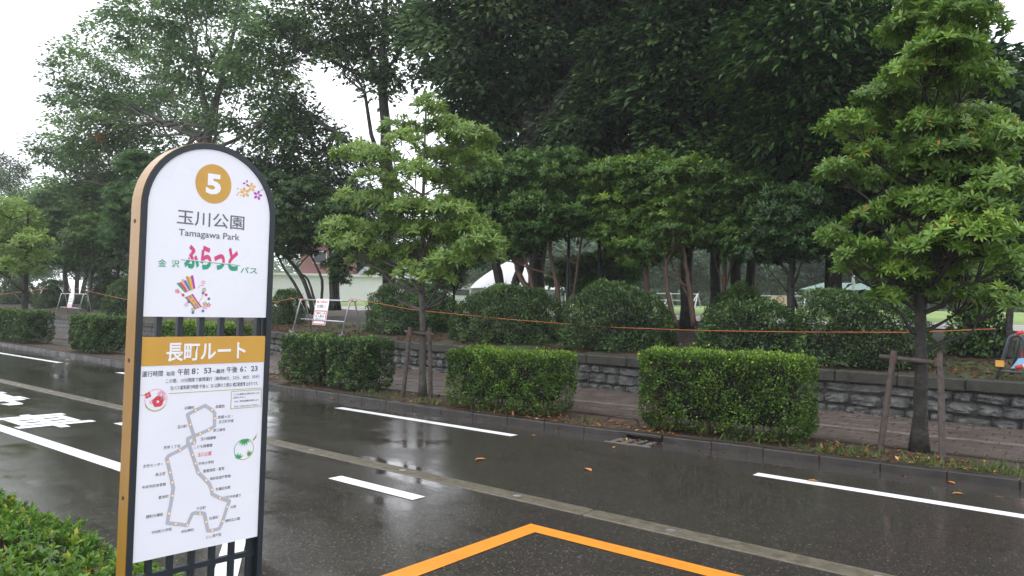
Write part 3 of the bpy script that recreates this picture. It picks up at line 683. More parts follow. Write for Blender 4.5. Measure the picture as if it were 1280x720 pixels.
# ================================================================== HEDGES AND SHRUBS
def box_hedge(name, label, cat, x0, x1, depth, h, seed, group, mat='box_leaf', off=.22, dens=5200, L=.034, y0=None, z0=.09, sparse=.0, notch=None):
    xc = (x0+x1)/2; yk = (kerbY(xc)+.15+off) if y0 is None else y0; a = slope(kerbY, xc) if y0 is None else 0
    root = thing(name, label, cat, (xc, yk, z0), a, group)
    rs = np.random.RandomState(seed); lx = (x1-x0)/2
    areas = [2*lx*h, 2*lx*h, depth*h, depth*h, 2*lx*depth*1.25]
    ns = [int(A*dens*.5) if i == 1 else int(A*dens) for i, A in enumerate(areas)]
    P = []; N = []; T = []
    for k, nn in enumerate(ns):
        u_ = rs.rand(nn); v_ = rs.rand(nn)
        if k < 2: p_ = np.stack([(u_*2-1)*lx, np.full(nn, 0. if k == 0 else depth), v_*h], 1); nr = np.tile([0, -1. if k == 0 else 1., 0], (nn, 1))
        elif k < 4: p_ = np.stack([np.full(nn, -lx if k == 2 else lx), u_*depth, v_*h], 1); nr = np.tile([-1. if k == 2 else 1., 0, 0], (nn, 1))
        else: p_ = np.stack([(u_*2-1)*lx, v_*depth, np.full(nn, h)], 1); nr = np.tile([0, 0, 1.], (nn, 1))
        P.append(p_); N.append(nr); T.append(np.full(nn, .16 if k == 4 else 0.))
    P = np.concatenate(P); N = np.concatenate(N); T = np.concatenate(T); n_ = len(P)
    # rounded edges, clumpy surface, ragged foot
    f1 = rs.rand(5, 3)*9
    lump = sum(np.sin(P[:, 0]*(4+3*i)+f1[i, 0])*np.sin(P[:, 1]*(5+3*i)+f1[i, 1])*np.sin(P[:, 2]*(4.5+3*i)+f1[i, 2]) for i in range(5))/5
    c = np.array([0, depth/2, h/2]); q = (P-c)/np.array([lx, depth/2, h/2])
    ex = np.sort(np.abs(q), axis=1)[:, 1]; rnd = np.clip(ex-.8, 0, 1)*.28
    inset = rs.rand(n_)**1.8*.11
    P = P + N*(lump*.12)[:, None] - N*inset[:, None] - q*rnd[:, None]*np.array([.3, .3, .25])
    P += unit(rs, n_)*.012
    if notch is not None: P[:, 1] += np.where(P[:, 1] < depth/2, .16*np.exp(-((P[:, 0]-notch)/.10)**2), 0); P[:, 2] -= .07*np.exp(-((P[:, 0]-notch)/.12)**2)*(P[:, 2] > h*.7)
    sh = (rs.rand(n_) < .03) & (T > .1); P[sh, 2] += rs.rand(sh.sum())*.09
    foot = np.clip(.16-P[:, 2], 0, .16); P[:, 0] *= 1-foot*.5; P[:, 1] = (P[:, 1]-depth/2)*(1-foot*.9)+depth/2
    keep = (rs.rand(n_) > np.clip(.22-P[:, 2], 0, 1)*1.8) & (P[:, 2] > .02)
    hole = sum(np.sin(P[:, 0]*(7+5*i)+f1[i, 2]*3)*np.sin(P[:, 2]*(8+4*i)+f1[i, 0]*2) for i in range(3))/3
    keep &= ~((hole > .42-sparse) & (rs.rand(n_) < .75) & (T < .1))
    P, N, T, inset, lump, q = P[keep], N[keep], T[keep], inset[keep], lump[keep], q[keep]; n_ = len(P)
    A = N*.7 + unit(rs, n_)*.8 + np.array([0, 0, .35]); NN = N*.6 + np.array([0, 0, .7]) + unit(rs, n_)*.6
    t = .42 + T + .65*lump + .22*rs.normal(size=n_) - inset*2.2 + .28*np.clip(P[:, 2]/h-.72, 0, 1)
    Ls = L*(.6+.8*rs.rand(n_))
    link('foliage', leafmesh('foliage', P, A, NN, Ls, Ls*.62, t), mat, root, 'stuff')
    tw = MB()
    for i in range(int(26*lx)+8):
        bx = rs.uniform(-lx*.85, lx*.85); by = rs.uniform(depth*.2, depth*.8)
        tx = bx+rs.normal()*.12; ty = by+rs.normal()*.1
        tw.tube([(bx, by, -.03), ((bx+tx)/2+rs.normal()*.03, (by+ty)/2, h*.45), (tx, ty, h*.88)], [.012, .008, .004], 5, cap=False)
        for _ in range(4):
            s_ = rs.uniform(.15, .8)*h; tw.tube([(bx+(tx-bx)*s_/h, by+(ty-by)*s_/h, s_), (np.clip(bx+rs.normal()*.3, -lx*.94, lx*.94), np.clip(by+rs.normal()*.35, .04, depth-.04), min(h*.93, s_+rs.uniform(.05, .3)))], [.006, .002], 4, cap=False)
    tw.build('twigs', 'bark_brown', root, kind='stuff')
    # dead leaves, then a solid twig-dark core that stands in for inner shade
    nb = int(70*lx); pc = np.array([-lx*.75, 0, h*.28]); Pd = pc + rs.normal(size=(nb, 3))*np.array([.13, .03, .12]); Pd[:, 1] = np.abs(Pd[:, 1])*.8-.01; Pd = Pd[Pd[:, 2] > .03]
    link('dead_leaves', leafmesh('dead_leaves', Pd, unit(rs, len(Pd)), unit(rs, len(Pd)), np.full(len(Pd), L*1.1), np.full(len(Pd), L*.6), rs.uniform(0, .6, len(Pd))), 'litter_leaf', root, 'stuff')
    c_ = bevel_box(2*lx-.34, depth-.30, h-.30, .06, 'dark_core', (0, depth/2, h/2+.02))
    link('dark_core', c_, 'core_shade', root)
    return root
surf('core_shade', (.006, .008, .004), (.018, .016, .009), 14, (.8, 1), 1, .03, 30)  # core fill darkened to near-black, shade among the twigs put into the colour
GH = 'clipped box hedges in the verge'
box_hedge('box_hedge', 'widest clipped box hedge, just left of the large propped tree', 'hedge', -4.86, -2.84, .84, .99, 1, GH, L=.032, sparse=.20, off=.16, dens=6200)
box_hedge('box_hedge', 'bright clipped box hedge between the slim propped tree and the storm drain', 'hedge', -8.0, -6.18, .86, .85, 2, GH, off=.12, sparse=.14, dens=6000, L=.031)
box_hedge('box_hedge', 'dark green clipped hedge in front of the middle barricade, left of the slim tree', 'hedge', -12.5, -10.12, .80, .86, 3, GH, mat='azalea_leaf', dens=4200, L=.042, sparse=.12, notch=.12)
box_hedge('box_hedge', 'distant hedge glimpsed between the two boards of the sign', 'hedge', -17.6, -14.9, .85, .94, 4, GH, dens=2600, L=.05)
box_hedge('box_hedge', 'short cube shaped hedge just left of the sign post', 'hedge', -23.1, -21.3, .85, .96, 5, GH, mat='azalea_leaf', dens=2400, L=.055)
box_hedge('box_hedge', 'long hedge at the left edge under the left barricade', 'hedge', -31.5, -26.7, .85, .98, 6, GH, mat='azalea_leaf', dens=1500, L=.06)

def round_shrub(label, px, py_base, Y, wpx, hpx, seed, dens=2600, L=.052, group='rounded shrubs on the bank behind the wall', mat='azalea_leaf', yd=None):
    b = at(px, py_base, Y); D = (Vector((b.x, b.y, 0)).dot(Vector(fw[:3])))*1.0
    rx = wpx/2*D/950; hh = hpx*D/950; z = G(b.x, Y)
    h_ = (at(px, py_base-hpx, Y).z - z)
    ry = yd or min(rx*.85, 1.0)
    root = thing('round_shrub', label, 'shrub', (b.x, Y+ry*.6, z), 0, group)
    rs = np.random.RandomState(seed); area = 2*math.pi*((rx*ry+rx*h_+ry*h_)/3)*1.2; n_ = int(area*dens)
    f0 = rs.rand(3); u_ = unit(rs, n_); u_[:, 2] = np.abs(u_[:, 2])
    sq = (np.abs(u_)**(2.5+.9*f0[0])).sum(1)**(-1/(2.5+.9*f0[0]))
    f1 = rs.rand(4, 3)*9
    lump = sum(np.sin(u_[:, 0]*rx*(3+3*i)+f1[i, 0])*np.sin(u_[:, 1]*(3+3*i)+f1[i, 1])*np.sin(u_[:, 2]*h_*(3.5+3*i)+f1[i, 2]) for i in range(4))/4
    ins = rs.rand(n_)**1.8*.14
    P = u_*sq[:, None]*np.array([rx*1.04, ry, h_]) + u_*(lump*.30-ins)[:, None] + unit(rs, n_)*.02; P[:, 2] *= 1+(f0[1]-.5)*.3*P[:, 0]/rx; sh = rs.rand(n_) < .02; P[sh] += u_[sh]*(rs.rand(sh.sum())*.14)[:, None]
    A = u_*.6 + unit(rs, n_)*.8; N = u_*.7+np.array([0, 0, .6])+unit(rs, n_)*.5
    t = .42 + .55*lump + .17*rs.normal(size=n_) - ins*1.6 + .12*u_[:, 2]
    Ls = L*(.6+.8*rs.rand(n_)); kp = P[:, 2] > .03
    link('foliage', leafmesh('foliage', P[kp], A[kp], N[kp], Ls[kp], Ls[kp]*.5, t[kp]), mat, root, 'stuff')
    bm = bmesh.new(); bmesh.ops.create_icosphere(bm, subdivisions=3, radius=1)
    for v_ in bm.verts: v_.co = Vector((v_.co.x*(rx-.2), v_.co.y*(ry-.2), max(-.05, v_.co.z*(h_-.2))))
    me = bpy.data.meshes.new('dark_core'); bm.to_mesh(me); bm.free(); link('dark_core', me, 'core_shade', root)  # solid core stops see-through, its dark colour stands in for inner shade
    tw = MB()
    for i in range(14): a = rs.rand()*6.28; tw.tube([(rs.normal()*.1, rs.normal()*.1, 0), (math.cos(a)*rx*.75, math.sin(a)*ry*.75, h_*rs.uniform(.3, .7))], [.015, .005], 5, cap=False)
    tw.build('twigs', 'bark_brown', root, kind='stuff')
    return root
round_shrub('broad dark shrub beside the right end of the middle barricade', 497, 412, 13.9, 128, 58, 11)
round_shrub('long rounded shrub behind the slim propped tree, under the leaning brown stems', 612, 425, 13.4, 150, 66, 12)
round_shrub('tall dome shaped shrub right of the leaning brown stems', 755, 431, 13.3, 128, 74, 13)
round_shrub('round shrub with a darker bushy top behind the widest box hedge', 926, 447, 13.4, 118, 70, 14)
round_shrub('largest rounded shrub, just left of the large propped tree', 1066, 459, 13.4, 150, 90, 15)
round_shrub('small shadowy shrub behind the left leg of the middle barricade', 348, 408, 14.6, 42, 46, 16)
round_shrub('rounded shrub right of the left barricade, cut off by the gold sign edge', 146, 391, 14.8, 66, 44, 17, dens=1300, L=.07)
round_shrub('larger mound shaped shrub right behind the left barricade', 118, 386, 17.0, 62, 42, 18, dens=1300, L=.07)
round_shrub('dark shrub seen through the legs of the left barricade', 52, 382, 16.5, 46, 32, 19, dens=1300, L=.07)
round_shrub('upright dark bushy shrub standing above the round shrubs between two tree trunks', 912, 428, 15.2, 74, 66, 20, yd=.6)
round_shrub('wild leafy undergrowth around the trunk near the right barricade', 1222, 437, 15.0, 66, 50, 21, mat='camellia_leaf', L=.09, dens=900)
round_shrub('low wide shrub in shadow far left of the photo', 8, 380, 18, 60, 30, 22, dens=900, L=.08)

# near bush in the corner: long narrow upright leaves
root = thing('azalea_bush', 'bright green and yellow tipped azalea bush in the near left corner beside the sign', 'bush', (-4.15, 1.18, .12))
rs = np.random.RandomState(31); n_st = 2900; lx, ly = 1.45, .50
sx_ = rs.uniform(-lx, lx, n_st); sy_ = rs.uniform(-ly, ly, n_st)
edge = np.clip(np.maximum(np.abs(sx_)/lx, np.abs(sy_)/ly)-.75, 0, 1)*4
top = .335 - .16*edge**2 + .04*np.sin(sx_*5+1)*np.sin(sy_*7) + .022*rs.normal(size=n_st) + .09*(rs.rand(n_st) < .03)*rs.rand(n_st)
low = rs.rand(n_st) < .35; top[low] -= rs.rand(low.sum())*.22
cid = np.repeat(np.arange(n_st), 9); n_ = len(cid)
out_ = np.stack([sx_/lx*.5, sy_/ly*.5, np.ones(n_st)], 1); out_ = nrm(out_ + .25*rs.normal(size=(n_st, 3)))
ph = rs.rand(n_)*6.28; el = rs.uniform(.1, 1.45, n_)
t1 = nrm(np.cross(out_, np.array([.3, .8, .1]))); t2 = np.cross(out_, t1)
A = (t1[cid]*np.cos(ph)[:, None]+t2[cid]*np.sin(ph)[:, None])*np.cos(el)[:, None] + out_[cid]*np.sin(el)[:, None]
P = np.stack([sx_, sy_, top], 1)[cid] - out_[cid]*rs.uniform(0, .04, n_)[:, None]
N = np.cross(A, np.cross(out_[cid], A))
tint = np.clip(.42+.12*rs.normal(size=n_st), .1, .8)[cid] + .08*rs.normal(size=n_); yl = (rs.rand(n_st) < .30)[cid]; tint[yl] += .32*rs.rand(yl.sum()); tint -= (low*.2)[cid]
Ls = rs.uniform(.026, .048, n_)
link('foliage', leafmesh('foliage', P, A, N, Ls, Ls*.42, tint, .10, .08), 'near_leaf', root, 'stuff')
tw = MB()
for i in range(0, n_st, 5): tw.tube([(sx_[i]*.7, sy_[i]*.6, 0), (sx_[i], sy_[i], top[i]-.01)], [.004, .0015], 4, cap=False)
tw.build('stems', 'bark_brown', root, kind='stuff')
link('dark_core', bevel_box(2*lx-.3, 2*ly-.26, .20, .05, 'dark_core', (0, 0, .10)), 'core_shade', root)  # added dark block under the leaves, painted as the shade between stems

# ================================================================== PROPPED STREET TREES
def propped_tree(label, base, seed, padpx, depth_rng, trunk, leafm, bark, D, L, dens, stake_dx, rotz=0, tb=.45, n_leaf=9):
    root = thing('street_tree', label, 'tree', base, 0, 'propped street trees in the verge'); rs = np.random.RandomState(seed)
    pads = []; B0 = Vector(base)
    for (px, py, hw, hh) in padpx:
        if base[0] > -5: px, hw = (px if px < 1165 else 1165+(px-1165)*.85), max((hw-9)*(.8 if py < 80 else 1), 22)
        dy = rs.uniform(-depth_rng, depth_rng); c = at(px, py, base[1]+dy) - B0
        s_ = D/950; pads.append((tuple(c), hw*s_, max(hh, 14)*s_*1.1))
    V, t, C = rosettes(rs, pads, L, L*.25, n_leaf, dens, tb)
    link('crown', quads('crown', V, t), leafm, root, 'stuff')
    mb = MB(); pts = [Vector(q[:3]) for q in trunk]; rad = [q[3] for q in trunk]
    fine = []; fr = []
    for i in range(len(pts)-1):
        for k in range(4): f = k/4; fine.append(pts[i].lerp(pts[i+1], f)+Vector(rs.normal(size=3))*rad[i]*.08); fr.append(rad[i]*(1-f)+rad[i+1]*f)
    fine.append(pts[-1]); fr.append(rad[-1]); fr[0] *= 1.45; fr[1] *= 1.1
    mb.tube(fine, fr, 12, wob=.2); mb.build('trunk', bark, root, smooth=True)
    br = MB()
    for c, rx_, rz_ in pads:
        c = Vector(c); hz_ = Vector((c.x, c.y, 0)).length
        z0 = max(trunk[1][2], c.z-.25-hz_*.35); i0 = min(range(len(fine)), key=lambda i: abs(fine[i].z-z0)); r_ = max(.009, min(fr[i0]*.5, .028))
        pp = bent(fine[i0], c-Vector((0, 0, rz_*.3)), rs, 4, .1); br.tube(pp, [r_, r_*.8, r_*.6, r_*.45, r_*.3], 6, cap=False)
        near = C[np.linalg.norm(C-np.array(c), axis=1) < rx_*1.1]
        for q in near[::9]: br.tube([pp[3], Vector(q)*.5+pp[3]*.5-Vector((0, 0, .03)), q], [r_*.3, r_*.22, .003], 4, cap=False)
    br.build('branches', bark, root, smooth=True)
    return root
T1 = (-1.84, 9.74, .06)
pads1 = [(1150, 30, 60, 26), (1210, 20, 60, 26), (1175, -5, 70, 28), (1180, 60, 60, 22), (1175, -30, 80, 30), (1150, -60, 50, 25), (1205, -70, 50, 25), (1175, -110, 35, 25), (1175, 12, 78, 26), (1120, 42, 42, 16), (1232, 30, 48, 22), (1200, 60, 60, 22), (1150, 92, 52, 20), (1222, 98, 52, 22), (1105, 120, 48, 18), (1056, 158, 42, 17), (1110, 152, 52, 20), (1165, 160, 52, 22), (1225, 150, 52, 22), (1270, 170, 40, 22),
         (1048, 214, 40, 17), (1095, 226, 40, 16), (1160, 212, 52, 22), (1215, 220, 52, 24), (1268, 232, 45, 24), (1130, 255, 42, 16), (1190, 262, 50, 20), (1040, 296, 34, 15), (1078, 318, 40, 18), (1140, 300, 46, 20), (1205, 292, 50, 22), (1255, 285, 44, 24), (1122, 340, 46, 18), (1180, 335, 50, 20), (1238, 335, 50, 22), (1268, 322, 40, 24), (1160, 366, 46, 16), (1216, 372, 48, 18), (1268, 378, 40, 18),
         (1085, 190, 36, 16), (1090, 272, 36, 14), (1150, 130, 60, 20), (1190, 190, 60, 20), (1170, 250, 60, 20), (1180, 310, 60, 20), (1110, 372, 30, 12), (1240, 190, 50, 22), (1140, 190, 40, 18), (1230, 255, 40, 20), (1065, 335, 24, 12)]
propped_tree('large propped street tree with layered whorls of bright leaves, near the right edge', T1, 41, pads1, .85,
             [(0, 0, 0, .085), (.02, 0, .9, .070), (-.01, .02, 1.8, .058), (.03, 0, 3.0, .045), (.02, .02, 4.2, .03), (.04, 0, 6.2, .012)], 'rosette_leaf', 'bark_dark', 8.6, .112, 96, None, n_leaf=13)
T2 = (-9.15, 9.0, .06)
pads2 = [(533, 133, 22, 8), (500, 160, 30, 10), (560, 160, 34, 12), (585, 172, 36, 12), (505, 178, 24, 9), (450, 192, 36, 12), (478, 200, 30, 11), (560, 196, 40, 14), (600, 200, 26, 10), (468, 222, 30, 12), (520, 215, 26, 10), (560, 225, 34, 12), (440, 250, 30, 12), (475, 255, 34, 12), (515, 262, 36, 12), (560, 262, 30, 12), (428, 282, 28, 12), (455, 290, 34, 14), (498, 285, 36, 14), (540, 290, 38, 14), (575, 300, 38, 14), (602, 304, 26, 12), (425, 300, 30, 12), (600, 318, 30, 12), (590, 285, 34, 12), (460, 325, 28, 10), (445, 308, 30, 10), (485, 318, 36, 12), (522, 316, 34, 14), (565, 324, 26, 10), (478, 340, 22, 9), (515, 342, 24, 9), (548, 345, 20, 8), (495, 240, 24, 10)]
propped_tree('slim propped street tree with open tiers of pale whorled leaves, in the middle', T2, 42, pads2, .8,
             [(0, 0, 0, .060), (-.03, 0, .9, .054), (-.08, 0, 2.0, .045), (-.12, .02, 3.4, .028), (-.10, 0, 5.0, .010)], 'rosette_leaf_pale', 'bark_grey', 12.75, .135, 56, None, n_leaf=12, tb=.55)
T0 = (-29.3, 9.75, .1)
pads0 = [(10, 262, 30, 12), (30, 276, 24, 10), (-10, 280, 28, 12), (8, 296, 40, 12), (42, 300, 22, 9), (-20, 310, 30, 12), (20, 318, 34, 11), (50, 322, 18, 8), (2, 336, 30, 10), (36, 338, 20, 8), (-40, 290, 26, 12)]
propped_tree('distant street tree with a domed pale crown at the left edge', T0, 43, pads0, 1.0,
             [(0, 0, 0, .12), (0, 0, 1.2, .10), (.05, 0, 2.6, .07), (0, 0, 4.6, .03)], 'rosette_leaf_pale', 'bark_dark', 26, .24, 20, None, tb=.62)

def stakes(label, tx, ty, posts, bar_z, top):
    root = thing('tree_stake', label, 'tree stake', (tx, ty, .07), 0, 'wooden stakes propping the street trees')
    for (x0, y0, x1, y1) in posts:
        mb = MB(); mb.tube([(x0, y0, -.05), ((x0+x1)/2+.006, (y0+y1)/2, top*.5), (x1, y1, top)], [.036, .035, .033], 10, wob=.2); mb.build('post', 'stake_wood', root, smooth=False)
    a, b = posts[0], posts[1]
    mb = MB(); mb.tube([(a[2]-.16, a[3]+.03, bar_z+.02), (a[2]*.5+b[2]*.5, .02+a[3]*.5+b[3]*.5, bar_z), (b[2]+.08, b[3]+.03, bar_z-.015)], .028, 9, wob=.2); mb.build('crossbar', 'stake_wood', root)
    for q in (a, b):
        mb = MB(); mb.tube([(q[2]-.01, q[3], bar_z-.05), (q[2]-.01, q[3], bar_z+.045)], .043, 10); mb.build('rope_binding', 'bark_brown', root)
    mb = MB(); mb.tube([(0, 0, bar_z-.04), (0, 0, bar_z+.05)], .078 if tx > -5 else .066, 12); mb.build('tree_wrap', 'bark_dark', root)
stakes('pair of leaning wooden stakes with a crossbar propping the large tree at right', T1[0], T1[1], [(-.36, -.22, -.24, -.12), (.30, -.36, .235, -.2)], 1.04, 1.14)
stakes('pair of wooden stakes with a crossbar propping the slim tree in the middle', T2[0], T2[1], [(-.20, -.26, -.12, -.20), (.20, .0, .15, -.02)], 1.06, 1.16)

# ================================================================== PARK TREES
def lob(px, py, Y, rpx, rzpx=None, base=None, dy=0):
    c = at(px, py, Y+dy); D = Vector((c.x, c.y, 0)).dot(Vector((fw[0], fw[1], 0)))
    r = rpx*D/950; rz = (rzpx or rpx)*D/950
    return (np.array(c-Vector(base)), np.array([r, r, rz]))
def foot(px, Y):
    b = at(px, 395, Y); return (b.x, Y, G(b.x, Y)-.05)
def park_tree(name, label, px, Y, seed, lobepx, trunk_r, leaf, bark, n_clumps, per, rc, L, Wd, lean=(0, 0), stems=None, group=None, ht=None, limbs=14, **kw):
    b = foot(px, Y); lobes = [lob(x, y, Y, r, rz, b, dy) for (x, y, r, rz, dy) in lobepx]
    top = max(l[0][2]+l[1][2]*.3 for l in lobes) if ht is None else ht
    if stems is None:
        stems = [[(0, 0, 0, trunk_r), (lean[0]*.3, lean[1]*.3, top*.33, trunk_r*.8), (lean[0]*.7, lean[1]*.7, top*.66, trunk_r*.6), (lean[0], lean[1], top, trunk_r*.25)]]
    else:
        D = Vector((b[0], b[1], 0)).dot(Vector((fw[0], fw[1], 0))); out_ = []
        for st in stems:
            s2 = []
            for (x, y, dy, r) in st: q = at(x, y, Y+dy)-Vector(b); s2.append((q.x, q.y, q.z, r))
            out_.append(s2)
        stems = out_
    return make_tree(name, label, 'tree', b, seed, lobes, stems, bark, leaf, n_clumps, per, rc, L, Wd, limbs=limbs, group=group, **kw)
GT = 'tall park trees behind the bank'; GC = 'small many stemmed trees along the bank'
park_tree('broadleaf_tree', 'airy tall tree with fine open foliage against the white sky, upper left', 262, 18, 51,
          [(255, 40, 85, 70, 0), (150, 95, 80, 60, 1), (330, 50, 60, 60, 0), (120, 150, 62, 42, -1), (210, 170, 80, 60, 2), (310, 130, 65, 55, 1), (90, 185, 42, 36, 0), (200, 10, 70, 60, 0), (240, -60, 90, 60, 0), (160, 210, 70, 40, 2)], .26, 'airy_leaf', 'bark_grey', 560, 85, .95, .25, .13, limbs=36, flat=.36, droop=.35, group=GT, tvar=.22, tbase=.55,
          stems=[[(262, 385, 0, .26), (262, 250, 0, .22), (262, 160, 0, .17), (285, 70, 0, .10), (300, 0, 0, .04)], [(262, 180, 0, .15), (200, 150, 0, .10), (140, 120, 0, .05)], [(262, 160, 0, .13), (245, 70, 0, .08), (225, -10, 0, .03)], [(262, 190, 0, .1), (330, 150, 0, .06), (350, 90, 0, .03)]])
park_tree('broadleaf_tree', 'slim tall tree with a bare forked trunk standing in the gap of white sky', 484, 19, 52,
          [(400, 20, 70, 45, 0), (470, 0, 75, 60, 0), (520, 40, 50, 45, 0), (440, 65, 46, 26, 0), (500, 88, 30, 20, 0), (480, 115, 14, 10, 0), (360, 60, 40, 30, 0), (470, -70, 80, 50, 0)], .24, 'canopy_leaf', 'bark_dark', 300, 50, .75, .22, .12, limbs=26, group=GT, tbase=.55,
          stems=[[(486, 390, 0, .25), (484, 220, 0, .21), (478, 105, 0, .18), (480, 40, 0, .12), (485, -60, 0, .05)], [(478, 112, 0, .12), (462, 70, 0, .10), (450, 30, 0, .07), (440, -20, 0, .03)]])
park_tree('evergreen_tree', 'dense rounded dark evergreen behind the sign and left of the slim tall trunk', 400, 17.5, 53,
          [(375, 190, 62, 55, 0), (430, 215, 38, 50, 0), (345, 210, 45, 50, 0), (390, 255, 60, 50, 0), (440, 270, 35, 40, 0), (360, 140, 40, 26, 0)], .2, 'canopy_leaf', 'bark_dark', 300, 55, .62, .2, .11, limbs=14, group=GT, tbase=.35,
          stems=[[(418, 388, 0, .2), (416, 300, 0, .16), (400, 220, 0, .1), (385, 160, 0, .04)], [(470, 215, 0, .10), (420, 165, 0, .07), (345, 120, 0, .03)]])
# the big dark canopy
B = dict(group=GT, tvar=.32, tbase=.42)
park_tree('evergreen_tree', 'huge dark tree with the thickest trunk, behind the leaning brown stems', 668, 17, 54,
          [(640, 60, 95, 75, 0), (570, 50, 55, 50, 0), (720, 90, 80, 80, 1), (650, 170, 70, 60, 1), (600, 120, 45, 40, 0), (740, 180, 60, 55, 0), (650, -50, 110, 60, 0), (585, 10, 60, 40, 0), (690, 235, 60, 35, 1)], .23, 'misted_leaf', 'bark_dark', 430, 100, .85, .25, .11, limbs=30, flat=.34, droop=.55,
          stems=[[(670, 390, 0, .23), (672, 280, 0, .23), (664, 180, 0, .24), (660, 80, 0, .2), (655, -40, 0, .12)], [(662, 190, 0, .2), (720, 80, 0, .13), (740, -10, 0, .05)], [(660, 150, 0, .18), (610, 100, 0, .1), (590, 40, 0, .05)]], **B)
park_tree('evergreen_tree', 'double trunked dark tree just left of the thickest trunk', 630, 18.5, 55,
          [(610, 250, 60, 45, 0), (600, 200, 50, 40, 1), (650, 270, 50, 35, 1)], .22, 'misted_leaf', 'bark_dark', 200, 50, .6, .18, .1, limbs=10,
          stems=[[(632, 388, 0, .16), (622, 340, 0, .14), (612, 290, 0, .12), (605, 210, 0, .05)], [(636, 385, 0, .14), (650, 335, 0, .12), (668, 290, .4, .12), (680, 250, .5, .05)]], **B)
bt1 = park_tree('evergreen_tree', 'dark broad tree whose trunk stands behind the yellow tipped small tree', 858, 17.5, 56,
          [(850, 60, 110, 85, 0), (790, 150, 80, 55, 1), (900, 160, 80, 60, 0), (830, -50, 110, 60, 0), (780, 50, 70, 60, 1), (860, 230, 90, 40, 1.5), (940, 60, 70, 60, 1)], .17, 'canopy_leaf', 'bark_dark', 450, 100, .85, .25, .11, limbs=26, flat=.34, droop=.55, **B)
park_tree('evergreen_tree', 'dark tree with drooping lighter foliage and a straight trunk between the two rightmost round shrubs', 1043, 16.5, 57,
          [(1030, 60, 95, 80, -.6), (970, 40, 60, 60, -.8), (1060, 160, 85, 60, 0), (990, 150, 60, 50, -.4), (1110, 80, 70, 70, 0), (1010, -50, 90, 60, 0), (1050, 240, 70, 45, .8)], .32, 'dark_drooping_leaf' if False else 'camellia_leaf', 'bark_dark', 440, 105, .78, .24, .08, limbs=26, flat=.34, group=GT, tvar=.25, tbase=.25, droop=.6,
          stems=[[(1043, 395, 0, .18), (1044, 300, 0, .17), (1040, 180, 0, .15), (1035, 50, 0, .15), (1030, -60, 0, .06)]])
park_tree('evergreen_tree', 'dark tree with a pair of trunks seen left of the small dark tree', 930, 20, 58,
          [(930, 90, 100, 80, 0), (960, 200, 90, 60, 0), (900, -30, 100, 60, 0), (870, 210, 70, 50, 1)], .3, 'canopy_leaf', 'bark_dark', 300, 95, .9, .25, .12, limbs=18, flat=.34, droop=.5,
          stems=[[(922, 392, 0, .15), (920, 300, 0, .14), (915, 150, 0, .2), (910, -20, 0, .08)], [(938, 392, .4, .15), (942, 300, .4, .13), (955, 180, .4, .12), (965, 60, .4, .05)]], **B)
park_tree('evergreen_tree', 'dark tree behind the large propped street tree, its trunk above the undergrowth', 1212, 16, 59,
          [(1195, 120, 85, 58, .6), (1150, 200, 80, 60, .8), (1250, 200, 80, 70, .6), (1200, 290, 90, 45, 1.5), (1270, 300, 50, 40, 1)], .17, 'canopy_leaf', 'bark_dark', 400, 100, .8, .23, .11, limbs=22, flat=.34, droop=.55, **B)
park_tree('evergreen_tree', 'straight dark trunked tree standing right of the leaning pale stem, between round shrubs', 893, 16.8, 61,
          [(890, 190, 70, 50, .5), (880, 120, 80, 60, .8), (900, 270, 50, 30, .8)], .14, 'canopy_leaf', 'bark_dark', 260, 55, .7, .2, .11, limbs=12, **B)
# copies filling the wood behind
park_tree('evergreen_tree', 'deep shadowed tree filling the wood behind the thickest trunk', 760, 25, 62,
          [(760, 70, 120, 80, 0), (700, 180, 80, 60, 0), (830, 190, 90, 60, 0), (760, 250, 80, 40, 0), (760, -50, 120, 60, 0)], .35, 'canopy_leaf', 'bark_dark', 520, 60, 1.0, .26, .14, limbs=16, **B)
park_tree('evergreen_tree', 'tree with reddish twin stems low behind the large propped street tree', 1122, 19.5, 63,
          [(1110, 120, 110, 80, 0), (1090, 240, 80, 50, 0), (1170, 260, 80, 50, 0)], .3, 'canopy_leaf', 'bark_brown', 480, 60, .9, .23, .13, limbs=14,
          stems=[[(1116, 385, 0, .12), (1112, 330, 0, .11), (1108, 220, 0, .14), (1100, 60, 0, .06)], [(1126, 385, .3, .10), (1132, 330, .3, .09), (1140, 220, .3, .1), (1150, 100, .3, .04)]], **B)

# small trees along the bank
K = dict(group=GC, flat=.55, style='rosette')
park_tree('camellia_tree', 'small dark tree with many leaning stems behind the middle barricade', 398, 15.6, 71,
          [(350, 255, 36, 38, 0), (385, 262, 45, 45, 0), (430, 285, 38, 34, 0), (365, 305, 34, 20, 0), (455, 250, 24, 28, 0), (430, 335, 20, 22, 0)], .07, 'camellia_leaf', 'bark_dark', 300, 50, .34, .13, .075, limbs=8,
          stems=[[(392, 392, 0, .08), (380, 352, 0, .07), (362, 325, 0, .06), (348, 300, 0, .03)], [(386, 392, 0, .07), (372, 362, -.2, .05), (352, 330, -.2, .04), (340, 300, -.2, .03)], [(400, 390, .2, .05), (402, 350, .2, .045), (388, 318, .2, .03), (380, 290, .2, .02)], [(398, 390, 0, .05), (385, 350, 0, .035), (372, 335, 0, .025), (405, 300, 0, .02)], [(418, 388, .1, .08), (416, 340, .1, .07), (420, 300, .1, .04), (428, 280, .1, .02)]], **K)
